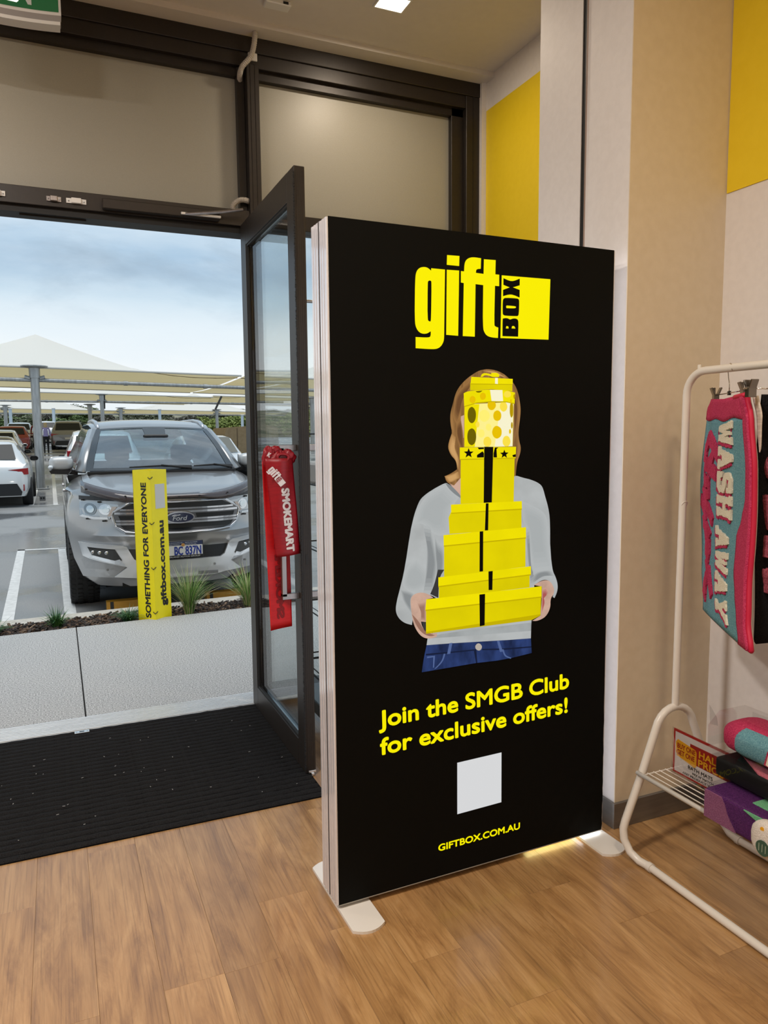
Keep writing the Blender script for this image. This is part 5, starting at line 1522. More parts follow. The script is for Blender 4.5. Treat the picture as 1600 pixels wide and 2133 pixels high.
# bonnet and wings
def zc(y):
    ks = [(0, 1.062), (.12, 1.095), (.3, 1.135), (.6, 1.185), (.85, 1.23), (1.1, 1.272)]
    for (a, p_), (c, q_) in zip(ks, ks[1:]):
        if y <= c: return p_ + (q_ - p_) * (y - a) / (c - a)
    return 1.272
def topz(x, y, edge=.93):
    s = min(1, abs(x) / edge)
    base_ = 1.06 + .055 * min(1, max(0, y) / 1.1)
    return base_ + (zc(max(0, y)) - base_) * (1 - s ** 7) + .012 * math.exp(-((abs(x) - .60 - .08 * y) / .05) ** 2)
def cap(x0, x1, nx, name, m):
    rws = []
    for i in range(nx + 1):
        x = x0 + (x1 - x0) * i / nx
        ya = ysurf(max(-.868, min(.868, x * .868 / .93)), 1.06)
        yb = .98 + .08 * (abs(x) / .76) ** 2
        xx = x * .868 / .93
        r_ = []
        for k in range(15):
            t = k / 14; y = ya + (yb - ya) * t
            xq = xx + (x - xx) * min(1, t * 1.6)
            r_.append((xq, y, topz(x, y) if k else 1.06))
        rws.append(r_)
    q = MB(); q.rows(rws); return q.build(name, m, car, smooth=True)
cap(-.775, .775, 36, 'bonnet', silver)
cap(-.93, -.779, 6, 'front_wing', silver); cap(.779, .93, 6, 'front_wing', silver)
# doors and shoulders back to the tail
for s in (-1, 1):
    q = MB(); q.rows([[(s * .87, y, 1.06), (s * .925, y, 1.10), (s * .905, y, 1.22), (s * .86, y, 1.275)] for y in (.95, 1.3, 2.0, 2.9, 3.8, 4.70)])
    q.build('door_panel', silver, car, smooth=True)
    for y in (1.75, 2.75):
        MB().box(s * .93 - .02, s * .93 + .035, y, y + .20, 1.02, 1.05, .01).build('door_handle', silver, car)
# cabin
bkglass = mat('side_glass', (.02, .026, .03), .05, coat=.3)
wsg = glassy('windscreen_glass', (.48, .62, .68), .36, .95)
def WS(a, v, off=0):  # windscreen sheet, a across, v up
    x0, x1 = .735, .585
    x = (2 * a - 1) * (x0 + (x1 - x0) * v)
    q = (2 * a - 1) ** 2
    y = (.965 + .10 * q) + ((1.72 + .05 * q) - (.965 + .10 * q)) * v
    z = 1.262 + (1.700 - .025 * q - 1.262) * v + .045 * math.sin(v * math.pi) * .6
    return Vector((x, y - off * .5, z + off * .85))
q = MB().grid(24, 12, lambda a, v: WS(a, v)); q.build('windscreen', wsg, car, smooth=True)
def wsband(poly, name, m, off=.004):
    q_ = MB(); q_.flat(poly, lambda a, v: WS(a, v, off)); return q_.build(name, m, car)
frit = mat('windscreen_frit', (.03, .036, .042), .12, coat=.5)
def strip(a0, v0, a1, v1, wa, wv):
    q_ = MB(); n_ = 16
    q_.rows([[WS(a0 + (a1 - a0) * k / n_, v0 + (v1 - v0) * k / n_, .004), WS(a0 + (a1 - a0) * k / n_ + wa, v0 + (v1 - v0) * k / n_ + wv, .004)] for k in range(n_ + 1)])
    return q_.build('windscreen_border', frit, car)
strip(0, 0, 1, 0, 0, .05); strip(0, .955, 1, .955, 0, .05); strip(0, 0, 0, 1, .045, 0); strip(.955, 0, .955, 1, .045, 0)
wsband([(.42, .70), (.58, .70), (.60, .96), (.40, .96)], 'sensor_housing', frit, .005)
MB().box(-.13, .13, 1.50, 1.54, 1.555, 1.62, .012).build('rear_view_mirror', blackp_, car)
# pillars, roof, glasshouse
for s in (-1, 1):
    q = MB(); q.rows([[(s * .735, 1.055, 1.262), (s * .775, 1.07, 1.262), (s * .825, 1.12, 1.268)], [(s * .66, 1.40, 1.485), (s * .70, 1.43, 1.49), (s * .745, 1.50, 1.49)], [(s * .585, 1.765, 1.678), (s * .62, 1.79, 1.690), (s * .655, 1.86, 1.680)]])
    o = q.build('a_pillar', silver, car, smooth=True)
    md = o.modifiers.new('t', 'SOLIDIFY'); md.thickness = .02
    q = MB(); q.rows([[(s * .83, 1.13, 1.27), (s * .86, 4.55, 1.27)], [(s * .665, 1.86, 1.67), (s * .655, 4.25, 1.72)]])
    q.build('side_window', bkglass, car)
q = MB()
rr = []
for y, z, w in ((1.72, 1.695, .60), (1.85, 1.735, .625), (2.1, 1.775, .645), (2.6, 1.80, .655), (3.4, 1.80, .655), (4.2, 1.775, .65), (4.4, 1.74, .64)):
    rr.append([(w * math.sin(t) / math.sin(1.25), y + (.05 * abs(math.sin(t)) if y < 1.8 else 0), z - (1 - math.cos(t)) * .075 - .0) for t in [-1.25 + 2.5 * k / 16 for k in range(17)]])
q.rows(rr); q.build('roof', silver, car, smooth=True)
q = MB(); q.rows([[(-.86, 4.68, 1.27), (.86, 4.68, 1.27)], [(-.63, 4.40, 1.72), (.63, 4.40, 1.72)]]); q.build('rear_window', glassy('rear_glass', (.55, .68, .70), .1, .8), car)
for s in (-1, 1):
    MB().tube([(s * .560, 1.82, 1.690), (s * .563, 1.90, 1.722), (s * .570, 2.1, 1.757), (s * .580, 2.6, 1.785), (s * .580, 3.6, 1.785), (s * .57, 4.1, 1.755)], [.012, .022, .022, .020, .020, .016], 10).build('roof_rail', mat('rail_satin', (.55, .56, .58), .3, .7), car, smooth=True)
# interior seen through the windscreen
inn = mat('cabin_trim', (.055, .06, .065), .7); seatm = mat('seat_trim', (.045, .05, .055), .6)
MB().box(-.80, .80, 1.15, 4.4, .55, .62).build('cabin_floor', inn, car)
MB().box(-.72, .72, 1.10, 1.42, 1.05, 1.235, .05).build('dashboard', inn, car)
MB().lathe([(.17, -.012), (.185, 0), (.17, .012), (.155, 0), (.17, -.012)], 24, Matrix.Translation((-.36, 1.52, 1.20)) @ Matrix.Rotation(R(65), 4, 'X'), caps=False).build('steering_wheel', blackp_, car)
for s in (-1, 1):
    st = MB().box(s * .36 - .24, s * .36 + .24, 2.05, 2.20, .62, 1.28, .05).build('seat', seatm, car)
    MB().box(s * .36 - .13, s * .36 + .13, 2.06, 2.17, 1.31, 1.50, .04).build('head_rest', seatm, st)
MB().box(-.62, .62, 2.95, 3.1, .62, 1.30, .05).build('rear_seat', seatm, car)
for s in (-1, 1):
    MB().tube([(s * .70, 1.75, 1.38), (s * .66, 1.77, 1.45), (s * .64, 1.83, 1.53)], .016, 8).build('grab_handle', mat('pale_trim', (.40, .42, .40), .6), car)
# wipers
for xa, xb in ((.28, -.33), (.70, .30)):
    MB().tube([(xa, .985, 1.290), ((xa + xb) / 2, .955, 1.305), (xb, .965, 1.296)], [.013, .010, .006], 6).tube([(xa * .98, .93, 1.275), ((xa + xb) / 2, .945, 1.312)], [.014, .008], 6).build('wiper', blackp_, car)
MB().box(-.72, .72, .90, 1.0, 1.235, 1.262).build('cowl', blackp_, car)
# door mirrors
for s in (-1, 1):
    def mf(a, v):
        t, q = a * 2 * math.pi, math.pi * (v - .5)
        pw = lambda x_, e_: math.copysign(abs(x_) ** e_, x_)
        cq = pw(math.cos(q), .55)
        return Vector((s * (.948 + .112 * pw(math.sin(q), .75) * 1.0), 1.285 + .085 * cq * pw(math.cos(t), .7), 1.338 + .072 * cq * pw(math.sin(t), .7)))
    mm = MB().grid(24, 16, mf)
    bmesh.ops.remove_doubles(mm.bm, verts=mm.bm.verts[:], dist=.0004)
    mm = mm.build('mirror_housing', mat('mirror_silver', (.52, .52, .51), .35, .2, coat=.5), car, smooth=True)
    MB().prism([(.80, 1.225), (1.045, 1.240), (1.060, 1.268), (1.04, 1.276), (.80, 1.272)], 1.34, lambda a, b_, c: (s * a, c, b_), 1.205).build('mirror_arm', blackp_, mm)
    MB().blob((s * 1.045, 1.20, 1.305), .025, .03, .022, 10, 6).build('indicator', mat('lens_clear', (.75, .78, .80), .1, coat=1), mm, smooth=True)
    MB().box(s * .945 - .10, s * .945 + .10, 1.362, 1.372, 1.27, 1.40, .004).build('mirror_glass', chrome_d, mm)
# bonnet protector (smoked)
prot = mat('smoked_protector', (.045, .028, .026), .12, coat=1)
q = MB(); rw_ = []
for k in range(41):
    x = -.80 + 1.6 * k / 40
    u = abs(x) / .80
    y = ysurf(min(.85, abs(x)), 1.06)
    zt = 1.090 + .115 * u ** 2.6
    zb = 1.052 - .03 * math.exp(-((u - .52) / .22) ** 2) + .050 * u ** 5
    rw_.append([(x, y - .055 + .02 * u, zb), (x, y - .050 + .03 * u, (zb + zt) / 2 + .005), (x, y + .005 + .03 * u, zt)])
q.rows(rw_); o = q.build('bonnet_protector', prot, car, smooth=True)
md = o.modifiers.new('t', 'SOLIDIFY'); md.thickness = .004
for x in (-.76, -.45, .0, .18, .45, .76):
    u = abs(x) / .80; MB().blob((x, ysurf(abs(x), 1.06) - .055 + .02 * u, 1.065 + .08 * u ** 3), .010, .006, .008, 8, 6).build('stud', rubber, o)
conform([(-.82, 1.035), (-.42, 1.035), (0, 1.045), (.42, 1.035), (.82, 1.035), (.82, 1.07), (-.82, 1.07)], -.006, .02, 'shut_gap', blackp_, car)
# grille
gp = [(-.43, 1.028), (.43, 1.028), (.565, .945), (.578, .915), (.545, .80), (.47, .752), (.25, .732), (0, .727), (-.25, .732), (-.47, .752), (-.545, .80), (-.578, .915), (-.565, .945)]
gr = conform(gp, -.012, .02, 'grille', chrome_d, car)
def sub(poly, off, m, name='opening'):
    return conform(poly, off, .01, name, m, gr)
def mir(poly): return [(-a, b_) for a, b_ in reversed(poly)]
dk = mat('grille_black', (.003, .003, .003), .5)
grey = mat('grille_grey', (.16, .16, .165), .3, .6)
conform([(a * .985, .88 + (b_ - .88) * .965) for a, b_ in gp], -.020, .01, 'bezel', grey, gr)
sub([(-.395, 1.010), (.395, 1.010), (.485, .972), (.47, .963), (-.47, .963), (-.485, .972)], -.026, dk)
for s in (1, -1):
    pl = [(.145, .905), (.515, .905), (.50, .868), (.155, .868)]
    sub(pl if s == 1 else mir(pl), -.026, dk)
sub([(-.50, .820), (.50, .820), (.47, .785), (.40, .768), (0, .757), (-.40, .768), (-.47, .785)], -.026, dk)
for z, w, h in ((.957, .50, .007), (.926, .545, .009), (.858, .535, .008), (.832, .535, .009)):
    conform([(-w, z - h), (w, z - h), (w, z + h), (-w, z + h)], -.032, .012, 'bar', chrome_d, gr)
ring = [(1, 1)]
def rim_bar(pts, w, name='surround'):
    for (a0, b0), (a1, b1) in zip(pts, pts[1:]):
        pass
    q_ = MB(); q_.tube([(a, ysurf(a, b_) - .022, b_) for a, b_ in pts], w, 8); return q_.build(name, chrome_d, gr, smooth=True)
dense = []
gpc = gp + [gp[0]]
for (a0, b0), (a1, b1) in zip(gpc, gpc[1:]):
    n_ = max(1, int(math.hypot(a1 - a0, b1 - b0) / .05))
    for k in range(n_): dense.append((a0 + (a1 - a0) * k / n_, b0 + (b1 - b0) * k / n_))
dense.append(gp[0])
rim_bar([(a * .975, .88 + (b_ - .88) * .93) for a, b_ in dense], .0075)
# oval badge with script
bd = MB().prism([(.128 * math.cos(t), .878 + .053 * math.sin(t)) for t in [2 * math.pi * k / 28 for k in range(28)]], -.045, lambda a, b_, c: (a, c, b_), -.01).build('badge', chrome_d, gr)
MB().prism([(.116 * math.cos(t), .878 + .043 * math.sin(t)) for t in [2 * math.pi * k / 28 for k in range(28)]], -.049, lambda a, b_, c: (a, c, b_), -.044).build('badge_field', mat('badge_blue', (.006, .012, .045), .15, coat=1), bd)
wtext('Ford', frame((-.068, -.0515, .853), (1, 0, .0), (0, 0, 1)) @ Matrix(((1, .25, 0, 0), (0, 1, 0, 0), (0, 0, 1, 0), (0, 0, 0, 1))), .044, .118, bd, mat('badge_script', (.7, .7, .7), .2, .5), .0, 'badge_script')
MB().tube([(-.072, -.051, .893), (-.05, -.051, .902), (-.02, -.051, .899), (.0, -.051, .903)], .003, 6).build('badge_flourish', MATS['badge_script'], bd)
# headlights
lens = mat('headlight_lens', (.36, .39, .41), .10, .5, coat=1)
for s in (-1, 1):
    hp = [(-.815, 1.030), (-.66, 1.018), (-.47, 1.000), (-.565, .905), (-.585, .874), (-.70, .876), (-.825, .900)]
    hp = hp if s == -1 else mir(hp)
    h_ = conform(hp, -.010, .03, 'headlight', lens, car, .03)
    conform([(a * 1.0, b_) for a, b_ in ([(-.80, .905), (-.71, .890), (-.60, .888), (-.595, .872), (-.71, .868), (-.825, .888)] if s == -1 else mir([(-.80, .905), (-.71, .890), (-.60, .888), (-.595, .872), (-.71, .868), (-.825, .888)]))], -.016, .01, 'light_bar', mat('lens_clear', (.75, .78, .80), .1, coat=1), h_, .03)
    for cx_, rx_, rz_, nm in ((.735, .050, .052, 'projector'), (.615, .052, .048, 'reflector')):
        poly = [(s * cx_ + rx_ * math.cos(t), .958 + rz_ * math.sin(t)) for t in [2 * math.pi * k / 18 for k in range(18)]]
        conform(poly, -.014, .01, nm, mat('lamp_dark', (.16, .19, .21), .08, .6, coat=1) if nm == 'projector' else mat('lamp_bright', (.62, .64, .66), .12, .9), h_, .03)
        conform([(s * cx_ + (a - s * cx_) * .62, .958 + (b_ - .958) * .62) for a, b_ in poly], -.019, .006, nm + '_bowl', mat('lamp_glint', (.55, .60, .62), .1, .8, coat=1), h_, .03)
    conform([(s * .52, .985), (s * .56, .985), (s * .60, .90), (s * .575, .90)], -.015, .006, 'amber_indicator', mat('amber', (.40, .34, .30), .15, .3), h_, .03)
    for cx_, cz_ in ((.79, 1.035), (.66, 1.024), (.76, .872), (.63, .858)):
        MB().box(s * cx_ - .014, s * cx_ + .014, ysurf(cx_, cz_) - .028, ysurf(cx_, cz_) - .004, cz_ - .007, cz_ + .007, .003).build('guard_clip', rubber, h_)
# lower bumper: intake, skid plate and fog surrounds
conform([(-.47, .600), (.47, .600), (.385, .480), (-.385, .480)], -.006, .02, 'lower_intake', dk, car)
sk = [(-.845, .656), (-.49, .640), (-.455, .625), (-.40, .515), (-.36, .492), (.36, .492), (.40, .515), (.455, .625), (.49, .640), (.845, .656), (.815, .535), (.765, .515), (.46, .448), (.565, .360), (.40, .350), (.30, .330), (-.30, .330), (-.40, .350), (-.565, .360), (-.46, .448), (-.765, .515), (-.815, .535)]
conform(sk, -.040, .05, 'skid_surround', skidm, car, .04, 'auto')
for s in (-1, 1):
    fo = [(-.775, .618), (-.555, .606), (-.50, .512), (-.56, .495), (-.735, .535)]
    fo = fo if s == -1 else mir(fo)
    f_ = conform(fo, -.044, .01, 'fog_lamp', mat('fog_recess', (.035, .033, .03), .3, .4), car, .03)
    for k in range(3):
        cx_ = s * (-.73 + .055 * k) * -1 * -1
        MB().blob((cx_, ysurf(abs(cx_), .572) - .045, .572), .020, .006, .018, 10, 6).build('lamp_bowl', mat('lamp_bright', (.62, .64, .66), .12, .9), f_, smooth=True)
    conform([(s * .765, .53), (s * .735, .548), (s * .56, .508), (s * .52, .52), (s * .47, .455)], -.047, .01, 'lower_trim', mat('trim_bright', (.66, .68, .70), .2, .7), f_, .04)
conform([(-.47, .448), (-.80, .515), (-.83, .50), (-.80, .42), (-.62, .365), (-.55, .375)], -.004, .01, 'lower_corner', silver, car, .04)
for s in (-1, 1):
    conform([(s * .15, .375), (s * .33, .37), (s * .33, .34), (s * .15, .345)], -.044, .01, 'skid_slot', mat('slot_grey', (.24, .24, .245), .4, .5), car)
    MB().lathe([(.011, -.004), (.011, .004)], 10, Matrix.Translation((s * .30, ysurf(.3, .43) - .042, .43)) @ Matrix.Rotation(R(90), 4, 'X')).build('parking_sensor', mat('sensor_grey', (.22, .22, .22), .4), car)
    MB().lathe([(.010, -.004), (.010, .004)], 10, Matrix.Translation((s * .62, ysurf(.62, .42) - .008, .42)) @ Matrix.Rotation(R(90), 4, 'X')).build('parking_sensor', MATS['sensor_grey'], car)
# number plate
npl = MB().box(-.190, .190, -.062, -.045, .515, .668, .004).build('number_plate', blackp_, car)
MB().box(-.183, .183, -.0645, -.062, .540, .628).build('plate_face', mat('plate_white', (.66, .64, .62), .45), npl)
MB().box(-.183, .183, -.0645, -.062, .628, .662).build('plate_header', mat('plate_navy', (.020, .030, .085), .4), npl)
blu = mat('plate_blue', (.012, .035, .26), .45); pw = mat('plate_lettering', (.6, .6, .6), .5)
def ptx(t, x0, x1, z, h, m, bold):
    wtext(t, frame((x0, -.0652, z), (1, 0, 0), (0, 0, 1)), h, x1 - x0, npl, m, bold, 'plate_text')
ptx('BC', -.066, .010, .544, .078, blu, .035); ptx('837N', .030, .172, .544, .078, blu, .035)
ptx('KALGOORLIE - BOULDER', -.14, .14, .649, .008, pw, 0); ptx('WESTERN   AUSTRALIA', -.13, .13, .633, .0075, pw, 0)
ptx('GOLDLAND AUTOS GROUP', -.16, .16, .521, .012, pw, .01)
MB().blob((.012, -.064, .632), .018, .002, .016, 10, 6).build('plate_emblem', mat('emblem_gold', (.50, .24, .06), .4), npl)
# underside and wheels
MB().box(-.62, .62, .55, 4.6, .19, .60).box(-.50, .50, .14, .60, .25, .40).box(-.85, .85, 1.40, 3.2, .22, .60).box(-.85, .85, 4.25, 4.65, .24, .60).build('underbody', mat('underbody_black', (.004, .004, .004), .8), car)
tyrem = mat('tyre_rubber', (.010, .010, .010), .7)
for s in (-1, 1):
    for y in (ARX, 3.76):
        M = Matrix.Translation((s * .80, y, .385)) @ Matrix.Rotation(R(90), 4, 'Y')
        w_ = MB().lathe([(.25, -.11), (.33, -.132), (.368, -.125), (.384, -.10), (.386, 0), (.384, .10), (.368, .125), (.33, .132), (.25, .11)], 40, M).build('wheel', tyrem, car, smooth='auto')
        lg = MB()
        for k in range(44):
            for sy in (-1, 1):
                for z_ in (.045, .105):
                    lg.box(.380, .3925 if z_ < .1 else .386, -.016, .016, sy * z_ - .022, sy * z_ + .022, M=M @ Matrix.Rotation(2 * math.pi * (k + (.5 if sy > 0 else 0)) / 44, 4, 'Z'))
        lg.build('tread', tyrem, w_, kind='stuff')
        MB().lathe([(.04, s * .10), (.10, s * .118), (.22, s * .112), (.25, s * .12), (.255, s * .10)], 24, M).build('alloy_rim', mat('alloy', (.35, .36, .37), .3, .9), w_)
# ================================================================ OTHER CARS
def car_paint(name, c, metal=.2):
    return mat(name, c, .25, metal, coat=.8)
tailm = mat('tail_red', (.32, .008, .014), .15, coat=1)
PROF = {   # y from the tail, belt z, roof z, half width, roof half width
    'hatch': [(0, .74, .745, .76, .70), (.06, .90, .905, .84, .74), (.16, .95, .99, .87, .70), (.46, 1.0, 1.36, .885, .60), (.62, 1.0, 1.415, .89, .585), (1.3, .98, 1.455, .89, .585), (2.2, .96, 1.43, .89, .57), (2.9, .95, .99, .88, .70), (3.9, .82, .86, .84, .74), (4.25, .62, .66, .72, .62)],
    'suv': [(0, .82, .825, .80, .76), (.05, 1.0, 1.005, .88, .80), (.14, 1.06, 1.10, .90, .76), (.36, 1.10, 1.56, .92, .66), (.52, 1.10, 1.66, .925, .645), (1.5, 1.08, 1.70, .925, .645), (2.5, 1.06, 1.66, .92, .63), (3.25, 1.05, 1.10, .91, .76), (4.2, .95, .99, .88, .78), (4.6, .72, .76, .76, .66)],
    'front': [(0, .66, .70, .70, .62), (.35, .88, .92, .84, .74), (1.30, .99, 1.03, .87, .74), (2.02, 1.0, 1.46, .875, .60), (2.4, 1.0, 1.50, .88, .59), (3.4, 1.0, 1.50, .88, .59), (4.2, 1.0, 1.40, .87, .60), (4.45, .9, .94, .84, .7)],
}
def simple_car(name, x, y, kind, paint, label, scale=(1, 1, 1), face=1, plate=True, mirrors=None, wheel_r=.33, dark_mirror=False, wins=True, bumper=None, group=None):
    P = PROF[kind]; sx, sy, sz = scale
    c = empty(name, (x, y, gz(y)), 0, label, 'car', group)
    def sec(t, n=9):
        yy, zb, zr, w, wr = t
        half = [(w * .90, .24), (w * .985, .42), (w, .62 * zb / .95), (w * .985, zb * .93), (w * .95, zb)]
        half += [(wr + (w * .95 - wr) * .45, zb + (zr - zb) * .55), (wr, zr - .035 * min(1, (zr - zb) * 3)), (wr * .8, zr), (0, zr + .018)]
        return [(-a * sx, yy * sy, z * sz) for a, z in half] + [(a * sx, yy * sy, z * sz) for a, z in reversed(half[:-1])]
    b_ = MB(); vs = b_.rows([sec(t) for t in P])
    for r_ in (vs[0], vs[-1]):
        try: b_.bm.faces.new(r_)
        except ValueError: pass
    b_.build('body', paint, c, smooth='auto')
    L_ = P[-1][0]
    # windows stand 6 mm proud of the shell
    def lerp2(i, j, u, v, off=.008):
        """between stations i (lower) and j (upper): u across -1..1, v up"""
        a, d = P[i], P[j]
        yy = a[0] + (d[0] - a[0]) * v; zz = a[2] + (d[2] - a[2]) * v; w = (a[4] + (d[4] - a[4]) * v)
        return Vector((u * w * sx, (yy - off if True else yy) * sy, (zz + off) * sz))
    gls = mat('car_glass', (.018, .02, .02), .08, spec=.3)
    i = 2
    q = MB(); q.rows([[lerp2(i, i + 1, -.90 + 1.8 * k / 8, v_, .016) for k in range(9)] for v_ in (.10, .4, .7, .97)])
    q.build('windscreen' if kind == 'front' else 'rear_window', gls if wins is True else wins, c, smooth=True)
    j0, j1 = (3, 6) if kind != 'front' else (3, 6)
    for s in (-1, 1):
        q = MB(); rws = []
        for j in range(j0, j1 + 1):
            yy, zb, zr, w, wr = P[j]
            def at(f): 
                xa = w * .95 + (wr + (w * .95 - wr) * .45 - w * .95) * min(1, f / .55) if f < .55 else (wr + (w * .95 - wr) * .45) + (wr - (wr + (w * .95 - wr) * .45)) * ((f - .55) / .45)
                return Vector((s * (xa + .012) * sx, yy * sy, (zb + (zr - .035 - zb) * f) * sz))
            rws.append([at(.10), at(.5), at(.86)])
        q.rows(rws); q.build('side_window', gls, c, smooth=True)
    for s in (-1, 1):
        for yy in (.78, L_ - .85):
            M = Matrix.Translation((s * .80 * sx, yy * sy, wheel_r)) @ Matrix.Rotation(R(90), 4, 'Y')
            w_ = MB().lathe([(wheel_r * .6, -.115), (wheel_r * .96, -.11), (wheel_r, -.07), (wheel_r, .07), (wheel_r * .96, .11), (wheel_r * .6, .115)], 24, M).build('wheel', tyrem, c, smooth='auto')
            MB().lathe([(.03, s * .10), (wheel_r * .58, s * .116), (wheel_r * .60, s * .10)], 16, M).build('alloy_rim', mat('alloy', (.35, .36, .37), .3, .9), w_)
    if kind != 'front':
        zl = P[1][1] * .93
        for s in (-1, 1):
            MB().prism([(.46, zl - .02), (.86, zl + .015), (.865, zl - .12), (.70, zl - .13), (.64, zl - .05)], .13 * sy, lambda a, b_, cc: (s * a * sx * P[1][3] / .84, cc, b_ * sz), .012).build('tail_lamp', tailm, c)
            MB().box(s * .76 * sx - .012, s * .76 * sx + .012, -.012, .03, .36 * sz, .50 * sz, .004).build('reflector', tailm, c)
        MB().prism([(-.62, .52), (.62, .52), (.72, .34), (.70, .26), (-.70, .26), (-.72, .34)], .12, lambda a, b_, cc: (a * sx, cc, b_ * sz), -.022).build('lower_bumper', blackp_ if bumper is None else bumper, c)
    else:
        for s in (-1, 1):
            MB().prism([(.45, .66), (.80, .74), (.80, .62), (.48, .58)], .30, lambda a, b_, cc: (s * a * sx, cc, b_ * sz), .10).build('headlight', mat('lens_clear', (.75, .78, .80), .1, coat=1), c)
        MB().prism([(-.4, .66), (.4, .66), (.36, .50), (-.36, .50)], .2, lambda a, b_, cc: (a * sx, cc, b_ * sz), .03).build('grille', blackp_, c)
    if plate:
        MB().box(-.19, .19, -.034, -.02, .60 * sz, .71 * sz, .003).build('number_plate', mat('plate_white', (.66, .64, .62), .45), c)
    ym = (P[6][0] + .35 if kind != 'front' else P[2][0] + .25) * sy
    for s in (-1, 1):
        m_ = MB().blob((s * .93 * sx, ym, 1.0 * sz), .105, .075, .07, 12, 8).build('mirror', (blackp_ if dark_mirror else paint) if mirrors is None else mirrors, c, smooth=True)
        MB().box(s * .93 * sx - .08, s * .93 * sx + .08, ym - .078 if kind != 'front' else ym + .072, ym - .072 if kind != 'front' else ym + .078, .95 * sz, 1.05 * sz, .02).build('mirror_glass', gls, m_)
    return c
white = car_paint('white_paintwork', (.70, .71, .70))
simple_car('parked_hatchback', -1.49, 18.85, 'hatch', white, 'white hatchback nearest the left edge with its red tail lamp towards the door', (1.02, 1, 1.05), mirrors=blackp_)
navy = car_paint('navy_paintwork', (.012, .020, .05))
simple_car('parked_hatchback', -1.80, 24.2, 'hatch', navy, 'dark navy car parked just beyond the white hatchback', (1.02, 1, 1.06))
simple_car('parked_hatchback', -2.15, 32.6, 'suv', white, 'white car beyond the navy one with only its roof and pillar in view', (1.0, 1, .90))
red = car_paint('red_paintwork', (.26, .022, .012))
simple_car('parked_suv', -2.20, 45.0, 'suv', red, 'dark red car far behind at the left with tinted rear window', (1.0, 1, .84), plate=False)
simple_car('parked_hatchback', -2.02, 50.5, 'hatch', car_paint('ice_paintwork', (.55, .62, .66)), 'pale blue white car partly hidden right of the dark red car', (1.0, 1, 1.05))
simple_car('parked_suv', .68, 47.2, 'suv', car_paint('grey_paintwork', (.22, .22, .23), .5), 'grey four wheel drive with red tail lamps driving off behind the woman', (1.02, 1, .98))
simple_car('parked_hatchback', -.55, 56, 'hatch', white, 'small white car far off between the woman in lilac and the grey vehicle', (1.0, 1, 1.05))
tub = simple_car('parked_wagon', 1.06, 19.45, 'suv', white, 'white wagon with a square red tail lamp behind the left side of the silver wagon', (1.0, 1, 1.03), dark_mirror=True)
MB().box(-.83, -.63, -.03, .12, 1.07, 1.27, .02).build('tail_lamp', tailm, tub)
simple_car('parked_wagon', 3.70, 18.1, 'front', white, 'white wagon parked nose towards the shop right of the silver wagon', (1.0, 1, 1.06), wins=mat('beige_glass', (.16, .15, .12), .06, coat=.5))
# tan covered trailer
tan = noisy('tan_canvas', (.30, .215, .12), (.36, .26, .15), 8, .8, .1)
tr_ = empty('covered_trailer', (6.35, 26.0, gz(26)), 0, 'tan canvas covered trailer behind the white wagon by the door frame', 'trailer')
MB().prism([(-.95, .80), (-.98, 1.50), (-.90, 1.72), (.5, 1.80), (.9, 1.75), (.95, .80)], 2.4, lambda a, b_, c: (a, c, b_), 0).build('canvas_cover', tan, tr_)
for x in (-.55, .55):
    MB().box(x - .01, x + .01, -.012, 0, .9, 1.70).build('strap', mat('strap_brown', (.12, .08, .05), .8), tr_)
MB().box(-.95, .95, .05, 2.35, .45, .80).build('tray', blackp_, tr_)
for s in (-1, 1):
    MB().lathe([(.2, -.09), (.30, -.08), (.30, .08), (.2, .09)], 20, Matrix.Translation((s * .86, 1.2, .30)) @ Matrix.Rotation(R(90), 4, 'Y')).build('wheel', tyrem, tr_)

